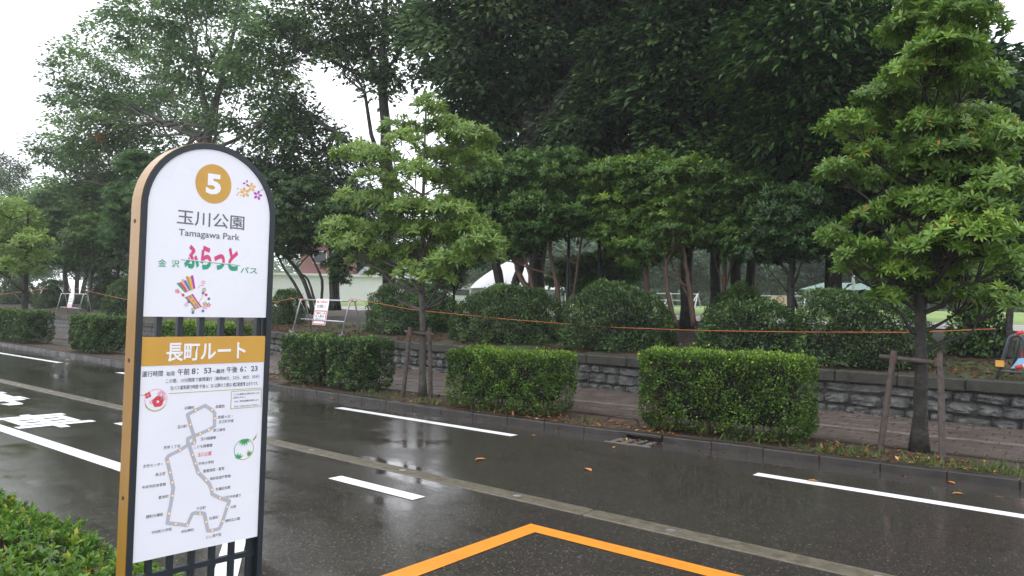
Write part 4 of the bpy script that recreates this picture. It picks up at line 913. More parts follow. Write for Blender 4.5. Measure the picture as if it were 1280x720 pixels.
park_tree('camellia_tree', 'small green topped tree on leaning red brown stems above the long shrub', 672, 15, 72,
          [(600, 240, 44, 34, 0), (650, 225, 46, 34, 0), (700, 222, 40, 32, 0), (620, 280, 46, 34, 0), (680, 270, 46, 36, 0), (725, 262, 34, 34, 0), (575, 275, 28, 28, 0), (640, 310, 30, 14, 0)], .08, 'camellia_leaf', 'bark_brown', 460, 50, .36, .13, .075, limbs=14, tbase=.62,
          stems=[[(684, 398, 0, .085), (668, 372, 0, .08), (650, 345, 0, .07), (640, 305, 0, .04), (630, 270, 0, .02)], [(700, 395, .2, .07), (695, 350, .2, .06), (688, 315, .2, .045), (692, 270, .2, .02)], [(672, 378, -.1, .05), (658, 330, -.1, .04), (648, 300, -.1, .02)], [(716, 380, .3, .04), (722, 330, .3, .035), (730, 280, .3, .02)]], **K)
park_tree('camellia_tree', 'small tree with yellow tipped foliage on slender brown stems', 840, 15, 73,
          [(765, 222, 32, 26, 0), (810, 225, 42, 32, 0), (850, 232, 40, 36, 0), (790, 265, 42, 34, 0), (840, 275, 44, 34, 0), (810, 312, 38, 22, 0), (770, 290, 26, 20, 0)], .07, 'yellow_leaf', 'bark_brown', 420, 50, .34, .12, .07, limbs=14, tbase=.58,
          stems=[[(812, 392, 0, .07), (808, 350, 0, .06), (806, 310, 0, .045), (800, 270, 0, .02)], [(846, 410, -.3, .06), (836, 372, -.3, .05), (832, 330, -.3, .035), (830, 290, -.3, .02)], [(868, 408, 0, .065), (862, 360, 0, .055), (856, 320, 0, .045), (850, 270, 0, .02)], [(862, 372, 0, .03), (850, 350, 0, .025), (838, 325, 0, .02)]], **K)
park_tree('camellia_tree', 'small yellow green tree right of the yellow tipped one, over the bushy topped shrub', 905, 15.5, 74,
          [(895, 235, 34, 30, 0), (935, 245, 34, 34, 0), (900, 285, 34, 28, 0), (930, 300, 34, 28, 0), (965, 270, 26, 24, 0)], .06, 'yellow_leaf', 'bark_brown', 280, 50, .34, .12, .07, limbs=8, tbase=.4, **K)
park_tree('camellia_tree', 'small dark upright tree on a slim black trunk, between the two rightmost round shrubs', 987, 15, 75,
          [(985, 285, 40, 34, 0), (960, 310, 26, 20, 0), (1015, 300, 30, 28, 0), (990, 255, 34, 22, 0)], .07, 'camellia_leaf', 'bark_dark', 280, 50, .32, .12, .07, limbs=10, tbase=.35,
          stems=[[(989, 408, 0, .08), (988, 360, 0, .07), (990, 330, 0, .06), (988, 280, 0, .03)], [(988, 345, 0, .04), (975, 328, 0, .03), (968, 310, 0, .015)], [(1000, 392, .1, .03), (992, 372, .1, .03), (989, 350, .1, .02)]], **K)
park_tree('camellia_tree', 'dark mid height tree joining the crowns over the tall dome shrub', 748, 16.4, 76,
          [(745, 262, 36, 30, 0)], .08, 'camellia_leaf', 'bark_dark', 200, 50, .36, .13, .075, limbs=8, tbase=.3, **K)
park_tree('maple_tree', 'pale layered maple seen through the gap behind the tall dome shrub', 733, 21, 77,
          [(700, 348, 26, 6, 0), (760, 345, 34, 8, 0), (735, 328, 36, 8, 0), (785, 335, 24, 7, 0), (745, 362, 30, 5, 0), (770, 318, 30, 8, 0)], .08, 'maple_leaf', 'bark_dark', 200, 50, .5, .15, .10, limbs=12, flat=.22, tbase=.75, group='small pale trees under the canopy')
park_tree('maple_tree', 'pale young tree seen under the slim propped street tree', 567, 18, 78,
          [(560, 330, 22, 16, 0), (580, 318, 18, 12, 0), (555, 350, 16, 8, 0)], .05, 'maple_leaf', 'bark_dark', 90, 50, .4, .13, .09, limbs=8, tbase=.5, group='small pale trees under the canopy')
park_tree('camellia_tree', 'low green tree filling the gap beneath the right side of the large propped tree', 1262, 15, 79,
          [(1250, 290, 34, 34, .5), (1275, 335, 34, 26, .5)], .07, 'camellia_leaf', 'bark_dark', 260, 50, .4, .13, .075, limbs=8, tbase=.4, **K)
# left side
park_tree('broadleaf_tree', 'small dark round headed tree against the sky at the far left edge', 5, 26, 81,
          [(8, 212, 26, 20, 0), (-20, 225, 30, 24, 0), (20, 235, 20, 16, 0)], .15, 'canopy_leaf', 'bark_dark', 160, 50, .9, .25, .14, limbs=6, group=GT, tbase=.5)
park_tree('broadleaf_tree', 'blue green bushy tree below the airy tall tree, left of the sign', 95, 20, 82,
          [(95, 252, 46, 34, 0), (60, 262, 34, 28, 0), (130, 255, 42, 36, 0), (70, 290, 40, 28, 0)], .15, 'airy_leaf', 'bark_dark', 420, 60, .8, .26, .16, limbs=8, group=GT, tbase=.62)
park_tree('camellia_tree', 'light green tree peeping over the gold left edge of the sign', 176, 16, 83,
          [(180, 215, 30, 26, 0), (165, 255, 34, 30, 0), (195, 250, 30, 34, 0), (160, 295, 30, 22, 0)], .1, 'maple_leaf', 'bark_dark', 300, 50, .42, .17, .10, limbs=8, tbase=.65, **K)
park_tree('camellia_tree', 'neatly rounded small tree left of the sign, above the mound shaped shrubs', 112, 16, 84,
          [(112, 292, 24, 26, 0), (100, 315, 22, 16, 0)], .1, 'camellia_leaf', 'bark_dark', 220, 50, .42, .15, .09, limbs=6, tbase=.7, **K)
park_tree('camellia_tree', 'dark spreading tree behind the left barricade', 78, 17, 85,
          [(75, 285, 32, 24, 0), (60, 312, 30, 18, 0), (92, 325, 26, 16, 0), (140, 330, 28, 18, 0)], .1, 'camellia_leaf', 'bark_dark', 300, 50, .5, .17, .1, limbs=8, tbase=.5,
          stems=[[(80, 378, 0, .14), (82, 345, 0, .12), (78, 310, 0, .06)], [(100, 378, 0, .12), (108, 345, 0, .1), (112, 315, 0, .05)], [(140, 372, 0, .08), (148, 340, 0, .06), (155, 320, 0, .03)]], **K)
park_tree('camellia_tree', 'pale green low tree at the left edge behind the domed street tree', 25, 19, 86,
          [(20, 300, 40, 30, 0), (50, 330, 30, 18, 0), (-10, 320, 30, 24, 0), (40, 270, 36, 22, 0)], .1, 'maple_leaf', 'bark_dark', 280, 50, .6, .2, .12, limbs=6, tbase=.55, **K)

# distant misty tree line across the lawn: one shape of tree copied with its parts
lobF = [(np.array([0, 0, 6.5]), np.array([4.2, 4.2, 3.2])), (np.array([2.6, 0, 4.8]), np.array([2.8, 2.8, 2.2])), (np.array([-2.6, .5, 5.0]), np.array([2.8, 2.8, 2.4])), (np.array([0, 0, 3.6]), np.array([3.8, 3.2, 1.6]))]
ft = make_tree('distant_tree', '', 'tree', (0, 0, 0), 91, lobF, [[(0, 0, 0, .28), (.1, 0, 2.2, .24), (0, 0, 5, .14), (0, 0, 8, .05)]], 'bark_grey', 'hazed_leaf', 260, 42, 1.3, .38, .24, limbs=10, group='misty trees beyond the lawn')
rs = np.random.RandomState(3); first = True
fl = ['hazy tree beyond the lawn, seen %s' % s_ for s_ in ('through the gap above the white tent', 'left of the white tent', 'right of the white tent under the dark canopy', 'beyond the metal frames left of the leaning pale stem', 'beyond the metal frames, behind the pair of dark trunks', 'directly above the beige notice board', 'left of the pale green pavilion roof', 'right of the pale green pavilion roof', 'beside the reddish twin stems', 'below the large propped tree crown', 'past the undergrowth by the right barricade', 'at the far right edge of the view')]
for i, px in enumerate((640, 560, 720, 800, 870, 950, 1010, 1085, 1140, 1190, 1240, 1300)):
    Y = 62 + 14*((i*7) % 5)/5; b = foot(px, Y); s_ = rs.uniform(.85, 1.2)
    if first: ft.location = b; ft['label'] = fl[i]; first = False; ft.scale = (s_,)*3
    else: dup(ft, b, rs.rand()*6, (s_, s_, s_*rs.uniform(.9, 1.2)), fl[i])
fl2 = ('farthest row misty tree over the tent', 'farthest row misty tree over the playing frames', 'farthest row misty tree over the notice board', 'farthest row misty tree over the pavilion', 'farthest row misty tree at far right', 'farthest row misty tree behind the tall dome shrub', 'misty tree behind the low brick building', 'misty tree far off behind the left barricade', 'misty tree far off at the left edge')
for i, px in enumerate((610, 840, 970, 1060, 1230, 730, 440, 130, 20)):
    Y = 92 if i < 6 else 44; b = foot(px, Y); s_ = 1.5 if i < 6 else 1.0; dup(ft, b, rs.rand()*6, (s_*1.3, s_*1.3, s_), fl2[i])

rs = np.random.RandomState(12); n_ = 26000
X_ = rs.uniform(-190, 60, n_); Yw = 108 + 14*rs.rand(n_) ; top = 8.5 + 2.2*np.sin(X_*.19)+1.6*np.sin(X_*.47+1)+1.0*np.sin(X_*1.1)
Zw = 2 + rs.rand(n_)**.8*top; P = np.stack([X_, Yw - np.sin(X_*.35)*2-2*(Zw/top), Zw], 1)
link('distant_wood', leafmesh('distant_wood', P, unit(rs, n_)+np.array([0, 0, -.2]), np.array([0, -.6, .8])+unit(rs, n_)*.5, rs.uniform(.7, 1.5, n_), rs.uniform(.5, 1.0, n_), .45+.25*rs.normal(size=n_)+.25*np.sin(X_*.8)), 'hazed_leaf', None, 'stuff')
wb = MB(); cx_ = list(np.arange(-200, 71, 3.0))
for x in cx_:
    t_ = 6.5 + 2.2*math.sin(x*.19)+1.6*math.sin(x*.47+1); wb.v += [(x, 124, 1.5), (x, 122, t_*.6), (x, 126, t_)]
for i in range(len(cx_)-1):
    for k in range(2): wb.f.append((3*i+k, 3*i+3+k, 3*i+4+k, 3*i+1+k))
tag(wb.build('wooded_hill', 'hill_green', smooth=True), kind='structure')

# ================================================================== BACKGROUND BUILDINGS
def Ddepth(b): return Vector((b[0], b[1], 0)).dot(Vector((fw[0], fw[1], 0)))
# white tent
b = foot(645, 30); tz = G(b[0], b[1]); te = at(645, 362, 30).z-tz; ta_ = at(645, 322, 30).z-tz
root = thing('marquee_tent', 'white domed marquee tent seen between the thick dark trunks', 'tent', (b[0], b[1], tz), math.radians(-38.95+90+45-45))
hw = 2.35; dm = MB(); n1, n2 = 24, 8
for j in range(n2+1):
    f = j/n2; r = hw*(1-f)**.85 if f < 1 else 0.0; z = te+(ta_-te)*(f**.8)
    for i in range(n1):
        a = 2*math.pi*i/n1; k_ = 1/max(abs(math.cos(a)), abs(math.sin(a)))*(1-f)*.5+(1-(1-f)*.5)
        dm.v.append((r*k_*math.cos(a), r*k_*math.sin(a), z))
for j in range(n2):
    for i in range(n1): dm.f.append((j*n1+i, j*n1+(i+1) % n1, (j+1)*n1+(i+1) % n1, (j+1)*n1+i))
dm.build('roof', 'tent_white', root, smooth=True)
for a in range(4):
    x, y = (1 if a in (0, 3) else -1)*hw*.84, (1 if a < 2 else -1)*hw*.84
    MB().tube([(x, y, 0), (x, y, te+.05)], .05, 8).build('pole', 'galvanised', root)
for a in range(4):
    M_ = Matrix.Rotation(a*math.pi/2, 4, 'Z'); MB().box(-hw*.80, hw*.80, hw*.84-.02, hw*.84+.02, .25, te, M_).build('curtain', 'curtain_grey', root)
# low white hut beside the tent
b = foot(583, 32); tz = G(b[0], b[1]); hh = at(583, 358, 32).z-tz
root = thing('white_hut', 'low white walled hut left of the marquee tent', 'hut', (b[0], b[1], tz), math.radians(20))
MB().box(-2.2, 1.2, -.9, .9, 0, hh).build('wall', 'render_wall', root); MB().box(-2.35, 1.35, -1.05, 1.05, hh, hh+.12).build('roof', 'curtain_grey', root)
MB().box(-.3, .5, -.93, -.9, .5, hh*.8).build('window', 'window_dark', root)
# brick building with white wall
b = foot(405, 34); tz = G(b[0], b[1]); h1 = at(405, 345, 34).z-tz; h2 = at(405, 300, 34).z-tz; D = Ddepth(b)
root = thing('brick_building', 'brick red building with a white lower storey behind the leaning stems', 'building', (b[0], b[1], tz), math.radians(38))
MB().box(-5.0, 5.5, 0, 7, 0, h1).build('lower_wall', 'render_wall', root); MB().box(-1.9, .7, .3, 7, h1, h2).build('upper_wall', 'brick_wall', root)
MB().box(-2.1, .9, 0, 7.3, h2, h2+.2).build('roof', 'curtain_grey', root); MB().box(-5.2, 5.7, -.2, 7.2, h1-.001+.002, h1+.15).build('ledge', 'render_wall', root)
f = MB().box(-1.0, .0, .24, .32, h1+.9, h2-.8).build('window', 'render_wall', root); MB().box(-.94, -.06, .21, .25, h1+.96, h2-.86).build('pane', 'window_dark', f)
# second pale building further right
b = foot(480, 38); tz = G(b[0], b[1]); h1 = at(480, 340, 38).z-tz
root = thing('pale_house', 'grey roofed pale house glimpsed right of the small dark leaning tree', 'house', (b[0], b[1], tz), math.radians(38))
MB().box(-2.5, 3.0, 0, 6, 0, h1-1.0).build('wall', 'render_wall', root)
rf = MB(); rf.add([(-2.8, -.4, h1-1.0), (3.3, -.4, h1-1.0), (3.3, 6.4, h1-1.0), (-2.8, 6.4, h1-1.0), (-2.2, 3, h1+.5), (2.7, 3, h1+.5)], [(0, 1, 5, 4), (2, 3, 4, 5), (1, 2, 5), (3, 0, 4), (3, 2, 1, 0)]); rf.build('roof', 'curtain_grey', root)
for x in (-1.6, .8): f = MB().box(x, x+1, -.05, .02, .8, 2).build('window', 'curtain_grey', root); MB().box(x+.06, x+.94, -.08, -.04, .86, 1.94).build('pane', 'window_dark', f)
# pink and white house far left
b = foot(150, 25); tz = G(b[0], b[1]); h1 = at(150, 318, 25).z-tz; D = Ddepth(b)
root = thing('pink_house', 'white house with pink red roof glimpsed between trees left of the sign', 'house', (b[0], b[1], tz), math.radians(60))
MB().box(-2.0, 3.4, 0, 5, 0, h1*.78).build('wall', 'render_wall', root)
rf = MB(); z_ = h1*.78; rf.add([(-2.3, -.3, z_), (3.7, -.3, z_), (3.7, 5.3, z_), (-2.3, 5.3, z_), (-2.3, 2.5, h1*1.05), (3.7, 2.5, h1*1.05)], [(0, 1, 5, 4), (2, 3, 4, 5), (1, 2, 5), (3, 0, 4), (3, 2, 1, 0)]); rf.build('roof', 'brick_wall', root)
for x in (-1.2, .4, 2.0): f = MB().box(x, x+.8, -.05, .02, 1.0, z_-.7).build('window', 'plaster_pink', root); MB().box(x+.06, x+.74, -.08, -.04, 1.06, z_-.76).build('pane', 'window_dark', f)
# pavilion
b = foot(1052, 55); tz = G(b[0], b[1]); h1 = at(1052, 363, 55).z-tz; h2 = at(1052, 359, 55).z-tz
root = thing('park_pavilion', 'open park pavilion with a pale green hipped roof beyond the lawn', 'pavilion', (b[0], b[1], tz), math.radians(12))
rf = MB(); rf.add([(-2.6, -1.6, h1), (2.6, -1.6, h1), (2.6, 1.6, h1), (-2.6, 1.6, h1), (-1.2, 0, h2+.3), (1.2, 0, h2+.3)], [(0, 1, 5, 4), (2, 3, 4, 5), (1, 2, 5), (3, 0, 4), (3, 2, 1, 0)]); rf.build('roof', 'roof_green', root)
for x in (-2.2, 2.2):
    for y in (-1.3, 1.3): MB().tube([(x, y, 0), (x, y, h1+.05)], .07, 8).build('post', 'curtain_grey', root)
MB().box(-1.6, 1.6, -.2, .2, .38, .45).build('bench_seat', 'stake_wood', root)
# lamp posts
def lamp(label, px, Y, ytop, mat, r):
    b = foot(px, Y); zt = at(px, ytop, Y).z-b[2]
    root = thing('lamp_post', label, 'lamp post', b, 0)
    MB().tube([(0, 0, 0), (0, 0, .3), (0, 0, .32), (0, 0, zt)], [r*1.5, r*1.5, r, r*.8], 10).build('pole', mat, root)
    MB().tube([(0, 0, zt), (0, 0, zt+.05), (0, 0, zt+.3), (0, 0, zt+.36)], [r*.9, r*2.6, r*3.4, r*.8], 12).build('lamp_head', 'curtain_grey', root)
    MB().box(-r*1.8, r*1.8, -r*2.2, -r*.5, .25, .75).build('meter_box', mat, root)
lamp('thin black lamp post between the leaning brown stems and the tall dome shrub', 709, 16.5, 255, 'pole_black', .05)
lamp('grey lamp post standing by the pale green pavilion', 1066, 44, 318, 'curtain_grey', .09)

# metal frames of the playground edge with notice board
def frame_fence(label, pxs, Y, ytop, board=None):
    pts = []
    for px in pxs: b = at(px, 385, Y); pts.append(Vector((b.x, Y, G(b.x, Y))))
    o_ = pts[0]; root = thing('pipe_barrier', label, 'barrier', o_, 0, 'metal pipe barriers beyond the lawn')
    zt = at(pxs[0], ytop, Y).z-o_.z
    for p_ in pts:
        q = p_-o_
        for s_ in (-1, 1): MB().tube([(q.x, q.y+s_*.35, q.z), (q.x, q.y, q.z+zt)], .035, 6).build('leg', 'galvanised', root)
        MB().tube([(q.x-.25, q.y-.35, q.z), (q.x, q.y, q.z+zt)], .035, 6).build('leg', 'galvanised', root)
    a, c = pts[0]-o_, pts[-1]-o_
    for f in (.95, .5, .1): MB().tube([(a.x, a.y, a.z+zt*f), (c.x, c.y, c.z+zt*f)], .028, 6).build('rail', 'galvanised', root)
    if board:
        q = at(board, 385, Y)-o_; x = q.x
        bd = MB().box(x-.42, x+.42, -.42, -.39, zt*.28, zt*.98).build('notice_board', 'beige_board', root)
        m_ = MB(); pp = [(x+.2*math.cos(t)*1, zt*.66+.2*math.sin(t)) for t in np.linspace(0, 2*math.pi, 17)]
        for i in range(16):
            (x0, z0), (x1, z1) = pp[i], pp[i+1]; cx, cz = x, zt*.66
            m_.add([(x0, -.424, z0), (x1, -.424, z1), (cx+(x1-cx)*.75, -.424, cz+(z1-cz)*.75), (cx+(x0-cx)*.75, -.424, cz+(z0-cz)*.75)], [(0, 1, 2, 3)])
        m_.add([(x-.14, -.425, zt*.66+.11), (x-.11, -.425, zt*.66+.14), (x+.14, -.425, zt*.66-.11), (x+.11, -.425, zt*.66-.14)], [(0, 1, 2, 3)]); m_.build('board_mark', 'brick_wall', bd)
    return root
frame_fence('metal pipe barrier left of the leaning pale stem, beyond the lawn', (818, 838, 872), 36, 366)
frame_fence('metal pipe barrier carrying a beige notice board beyond the lawn', (946, 967, 1007), 36, 369, 979)

# ================================================================== BARRICADES AND ROPE
def hoop(mb_pts_x, y0, y1, z0, zt, root, mat, r=.021, lean=0):
    pts = [(mb_pts_x-lean, y0, z0)]
    yc = (y0+y1)/2
    for a in np.linspace(math.pi, 0, 9): pts.append((mb_pts_x, yc+.10*math.cos(a)*1.0, zt-.10+.10*math.sin(a)))
    pts.append((mb_pts_x+lean, y1, z0)); mb = MB(); mb.tube(pts, r, 9); mb.build('leg_hoop', mat, root, smooth=True)
def barricade(label, Y, xa, xb, zt, seed, sign=None, mat='galvanised', tape=True):
    x0 = (xa+xb)/2; z0 = G(x0, Y+.3); root = thing('barricade', label, 'barricade', (x0, Y, z0), slope(wallY, x0), 'pipe barricades on the bank')
    L_ = (xb-xa)/2
    for s_ in (-1, 1): hoop(s_*(L_-.05), 0, .62, -.03, zt, root, mat)
    MB().tube([(-L_-.18, .31, zt), (L_+.12, .31, zt-.01)], .024, 10).build('top_pipe', 'galvanised', root, smooth=True)
    MB().tube([(-L_+.25, .16, .36), (L_-.1, .16, .34)], .022, 10).build('lower_pipe', 'galvanised', root, smooth=True)
    for s_ in (-1, 1):
        if tape: MB().tube([(s_*(L_-.09)-.10, .31, zt), (s_*(L_-.09)+.10, .31, zt)], .028, 10).build('clamp', 'red_tape', root)
        for yy in (.01, .61): MB().box(s_*(L_-.05)-.06, s_*(L_-.05)+.06, yy-.05, yy+.05, -.035, .01).build('foot', 'galvanised', root)
    if sign:
        sx0, sx1, kind = sign; bd = MB(); M_ = Matrix.Translation((0, .275, zt+.03)) @ Matrix.Rotation(math.radians(-9), 4, 'X')
        bd.box(sx0, sx1, -.008, .008, -.74 if kind == 'm' else -.70, 0, M_); sb = bd.build('hanging_sign', 'tent_white', root)
        def flat(name, mat_, rects, y=-.010):
            q = MB()
            for (a, b_, c, d) in rects: q.add([M_ @ Vector(v_) for v_ in ((a, y, c), (b_, y, c), (b_, y, d), (a, y, d))], [(0, 1, 2, 3)])
            return q.build(name, mat_, sb)
        w_ = sx1-sx0
        if kind == 'm':
            flat('red_border', 'print_red', [(sx0+.02, sx1-.02, -.73, -.33)]); flat('sign_field', 'tent_white', [(sx0+.055, sx1-.055, -.70, -.365)], -.0125)
            for i, (t_, z_) in enumerate((('工事中につき', -.40), ('立入禁止', -.48), ('ご協力下さい', -.57))):
                me = fit(glyphs(t_, .02), sx0+.09, z_-.05, sx1-.09, z_+.02, 0); o = link('lettering', me, 'print_black', sb); o.matrix_local = M_ @ Matrix.Translation((0, -.0145, 0)) @ Matrix.Rotation(math.pi/2, 4, 'X')
            me = fit(glyphs('立入禁止', .03), sx0+.04, -.12, sx1-.04, -.05, 0); o = link('lettering', me, 'print_red', sb); o.matrix_local = M_ @ Matrix.Translation((0, -.011, 0)) @ Matrix.Rotation(math.pi/2, 4, 'X')
            me = fit(glyphs('お願い', .0), sx0+.10, -.26, sx1-.10, -.17, 0); o = link('lettering', me, 'print_black', sb); o.matrix_local = M_ @ Matrix.Translation((0, -.011, 0)) @ Matrix.Rotation(math.pi/2, 4, 'X')
        else:
            flat('printed_band', 'print_pink', [(sx0+.04, sx1-.04, -.68, -.52)]); flat('printed_block', 'print_leaf', [(sx0+.08, sx1-.08, -.42, -.38), (sx0+.08, sx1-.08, -.30, -.26)])
    return root
barricade('metal pipe barricade with a white and red notice, right of the bus stop sign', 13.0, -18.75, -16.15, .92, 1, (-.46, .20, 'm'))
barricade('metal pipe barricade with a narrow white notice, left of the bus stop sign', 14.4, -39.6, -36.6, 1.0, 2, (-.4, .15, 'l'), tape=False)
# right barricade: dark hoop, red and white pipes, folded sheet
b0 = (-1.47, 13.1); z0 = G(*b0)
root = thing('barricade', 'dark hooped barricade with red and white pipes and a blue board', 'barricade', (b0[0], b0[1], z0-.02), math.radians(-8), 'pipe barricades on the bank')
pts = [(0, 0, 0)]
for a in np.linspace(math.pi, 0, 9): pts.append((.24+.10*math.cos(a), 0+.02, .58+.10*math.sin(a)))
pts.append((.40, .04, 0)); MB().tube(pts, .026, 10).build('leg_hoop', 'grey_steel', root, smooth=True)
pts = [(.05, .55, 0)] + [(.26+.10*math.cos(a), .5, .58+.10*math.sin(a)) for a in np.linspace(math.pi, 0, 9)] + [(.45, .55, 0)]
MB().tube(pts, .026, 10).build('leg_hoop', 'grey_steel', root, smooth=True)
MB().tube([(0, 0, .16), (.9, .05, .14)], .016, 8).build('brace', 'grey_steel', root)
MB().box(.0, .10, -.04, .02, .22, .31).build('reflector', 'print_orange', root)
for (za, zb, ya) in ((.70, .86, -.08), (.22, .44, -.12)):
    pr = MB().tube([(.28, ya, za), (1.9, ya+.2, zb+.35)], .032, 12).build('striped_pipe', 'tent_white', root, smooth=True)
    MB().tube([(.27, ya-.001, za-.003), (.36, ya+.009, za+.031)], .0335, 12).build('red_end', 'red_tape', pr, smooth=True)
    for t_ in (.3, .6): MB().tube([(.28+1.62*t_, ya+.2*t_, za+(zb+.35-za)*t_), (.28+1.62*(t_+.15), ya+.2*(t_+.15), za+(zb+.35-za)*(t_+.15))], .0335, 12).build('red_band', 'print_red', pr, smooth=True)
bd = MB(); bd.add([(.16, .10, .20), (1.3, .16, .30), (1.35, .30, .62), (.22, .24, .34)], [(0, 1, 2, 3)]); bd.add([(x, y+.015, z-.01) for x, y, z in ((.16, .10, .20), (1.3, .16, .30), (1.35, .30, .62), (.22, .24, .34))], [(3, 2, 1, 0)]); bd.build('blue_board', 'sheet_blue', root)
bd = MB(); bd.add([(.24, .25, .36), (1.35, .31, .64), (1.35, .33, .95), (.5, .30, .66), (.28, .28, .55)], [(0, 1, 2, 3, 4)]); bd.add([(x, y+.015, z) for x, y, z in ((.24, .25, .36), (1.35, .31, .64), (1.35, .33, .95), (.5, .30, .66), (.28, .28, .55))], [(4, 3, 2, 1, 0)]); bd.build('red_board', 'sheet_red', root)

# orange rope strung along the bank
def ropepts(pl, Y, sag=.04):
    pts = []
    for i in range(len(pl)-1):
        a = at(*pl[i], Y); b = at(*pl[i+1], Y); k = max(2, int((b-a).length/.25))
        for j in range(k): f = j/k; q = a.lerp(b, f); pts.append(q)
    pts.append(at(*pl[-1], Y)); return pts
pts = ropepts([(438, 373), (515, 387), (640, 399.5), (760, 409), (880, 413.3), (1000, 415), (1140, 415.5), (1245, 411)], 13.05)
MB().tube(pts, .0062, 6).build('rope', 'rope_orange', smooth=True)
r_ = [o for o in COL.objects if o.name == 'rope'][0]; tag(r_, 'orange rope strung low along the bank from the middle barricade to the right one', 'rope')
pts = ropepts([(160, 375), (240, 381), (345, 377), (372, 372)], 13.3)
a_ = at(95, 360.5, 14.7); pts = [a_.lerp(pts[0], f/6) for f in range(6)] + pts
r2_ = MB().tube(pts, .008, 6).build('rope', 'rope_orange', smooth=True); tag(r2_, 'orange rope passing behind the sign between the left and middle barricades', 'rope')
r3_ = MB().tube([at(-40, 371, 14.7), at(10, 367, 14.7), at(60, 360.5, 14.7)], .012, 6).build('rope', 'rope_orange', smooth=True); tag(r3_, 'orange rope running off left from the left barricade', 'rope')

# ================================================================== GROUND COVER
def blades(name, P, h, mat, seed, spread=.5):
    rs = np.random.RandomState(seed); n_ = len(P); A = np.array([0, 0, 1.]) + rs.normal(size=(n_, 3))*spread; A[:, 2] = np.abs(A[:, 2])+.2
    N = unit(rs, n_)*np.array([1, 1, .2]); Ls = h*(.5+rs.rand(n_)); t = .5+.25*rs.normal(size=n_)
    return link(name, leafmesh(name, P, A, N, Ls, Ls*.10+.003, t, .02, .1), mat, None, 'stuff')
rs = np.random.RandomState(77)
P = []
for i in range(15000):      # bank grass, in patches
    x = rs.uniform(-26, 2.5); d = rs.uniform(.32, 1.9); y = wallY(x)+d
    if noise.noise(Vector((x*.9, y*1.2, 3))) > -.02 + (.25 if x > -9 else 0): P.append((x, y, G(x, y)-.005))
blades('bank_grass', np.array(P), .055, 'grass_blade', 1)
P = []
for cx, n_ in ((-11.6, 30), (-7.1, 60), (-3.6, 60), (-2.35, 170), (-1.6, 130), (-2.75, 60), (-1.0, 200), (-.4, 200), (-9.9, 60), (-8.6, 80), (-9.3, 60), (-8.2, 40), (-5.6, 30), (-13.2, 40), (.6, 120)):
    for _ in range(n_): x = cx+rs.normal()*.16; P.append((x, kerbY(x)+.2+abs(rs.normal())*.25, .066))
blades('verge_grass', np.array(P), .09, 'grass_blade', 2, .7)
P = []
for i in range(900):
    x = rs.uniform(-14, 2.5)
    if noise.noise(Vector((x*2.3, 1, 7))) > .05: P.append((x, wallY(x)-.02-rs.rand()*.05, .078))
blades('wall_foot_weeds', np.array(P), .06, 'grass_blade', 8, .6)
def litter(name, pts, L, seed, tb=.5, tv=.3):
    rs = np.random.RandomState(seed); n_ = len(pts); A = unit(rs, n_)*np.array([1, 1, .25]); N = np.array([0, 0, 1.])+unit(rs, n_)*.35
    Ls = L*(.5+rs.rand(n_)); return link(name, leafmesh(name, pts, A, N, Ls, Ls*.45, tb+tv*rs.normal(size=n_), .06), 'litter_leaf', None, 'stuff')
P = []
for i in range(13000):
    x = rs.uniform(-24, 3); d = .3+abs(rs.normal())*1.1; y = wallY(x)+d
    if noise.noise(Vector((x*.7, y*.9, 9))) > -.15: P.append((x, y, G(x, y)+.008))
litter('bank_leaf_litter', np.array(P), .075, 5, .30, .22)
P = []
for i in range(2600):
    x = rs.uniform(-14, 3); y = kerbY(x)+.16+rs.rand()**1.3*1.0
    if noise.noise(Vector((x*1.1, y, 5))) > -.12: P.append((x, y, .08))
for i in range(260): x = rs.normal()*.9-1.7; P.append((x, kerbY(x)+.18+rs.rand()*.7, .085))
litter('verge_leaf_litter', np.array(P), .07, 6, .5, .28)
P = []
for i in range(90): x = rs.uniform(-14, 2); P.append((x, kerbY(x)-abs(rs.normal())*.07-.01, .008))
for i in range(40): x = rs.uniform(-4.9, -4.3); P.append((x, kerbY(x)-rs.rand()*.3-.01, .014))
litter('gutter_leaf_litter', np.array(P), .05, 7, .45, .3)
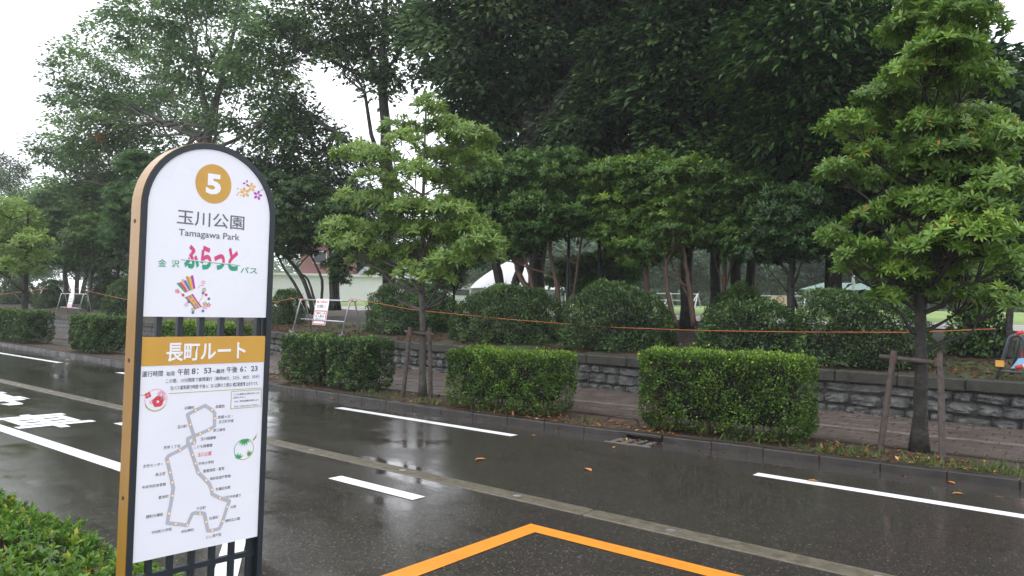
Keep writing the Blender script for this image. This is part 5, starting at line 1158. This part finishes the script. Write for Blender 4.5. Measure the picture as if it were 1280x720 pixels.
# single fallen leaves on the wet road
lfp = [(666, 545), (768, 560), (1043, 570), (1058, 578), (1197, 618), (955, 568), (1016, 602), (1188, 604), (600, 575), (735, 588)]
lv = bmesh.new(); vs_ = [lv.verts.new(q) for q in ((-.05, 0, 0), (-.02, .022, .010), (.025, .018, .012), (.055, 0, .004), (.025, -.018, .010), (-.02, -.022, .012))]; c_ = lv.verts.new((0, 0, .002))
for i in range(6): lv.faces.new((c_, vs_[i], vs_[(i+1) % 6]))
lme = bpy.data.meshes.new('fallen_leaf'); lv.to_mesh(lme); lv.free()
plain('leaf_orange', (.48, .20, .05), .4); lme.materials.append(MATS['leaf_orange'])
LFL = ['fallen leaf on the wet road just past the end of the middle edge line', 'fallen leaf beside the bars of the storm drain', 'fallen leaf at the kerb foot in front of the right end of the widest hedge', 'fallen leaf on the road just above the start of the right edge line', 'fallen leaf near the kerb below the large propped tree, farther one', 'fallen leaf against the kerb under the middle of the widest hedge', 'fallen leaf lying on the road across the right edge line', 'fallen leaf near the kerb below the large propped tree, nearer one', 'fallen leaf on the dark road below the middle edge line', 'fallen leaf on the road just short of the storm drain']
for i, (px, py) in enumerate(lfp):
    d = fw*F + rt*(px-640) - upv*(py-360); s_ = -EYE/d[2]; o = link('fallen_leaf', lme, None)
    o.location = (d[0]*s_, d[1]*s_, .005); o.rotation_euler = (0, 0, i*1.7); o.scale = (.8+.05*i,)*3
    tag(o, LFL[i], 'leaf', 'fallen leaves on the road')
# one turning spray in the airy tree
rs = np.random.RandomState(4); c = np.array(at(122, 172, 16.5)); n_ = 130; q = unit(rs, n_)*rs.rand(n_)[:, None]**.5
og = [o for o in COL.objects if o.name == 'broadleaf_tree'][0]
mm = leafmesh('autumn_spray', c + q*np.array([.55, .3, .16]) - np.array(og.location), q+unit(rs, n_)*.5, np.array([0, 0, 1.])+unit(rs, n_)*.5, rs.uniform(.12, .22, n_), rs.uniform(.06, .1, n_), rs.uniform(.6, .95, n_))
o = link('autumn_spray', mm, 'litter_leaf', og); o['label'] = 'one orange spray of turning leaves'

for par in (tb, lb, hb):
    for ch in par.children:
        if not ch.name.startswith(('lettering', 'number')): ch['kind'] = 'stuff'
# ================================================================== HAZE
hz = MB().box(-170, 170, -30, 175, -1.3, 26).build('haze', None)
mt = bpy.data.materials.new('haze'); mt.use_nodes = True; n = mt.node_tree; n.nodes.clear()
o_ = n.nodes.new('ShaderNodeOutputMaterial'); vp = n.nodes.new('ShaderNodeVolumePrincipled')
vp.inputs['Color'].default_value = (.93, .96, 1, 1); vp.inputs['Density'].default_value = .0008; n.links.new(vp.outputs[0], o_.inputs['Volume'])
hz.data.materials.append(mt); hz['kind'] = 'stuff'
for o in (kb, nk, pv):
    for k_ in ('category', 'label'):
        if k_ in o: del o[k_]
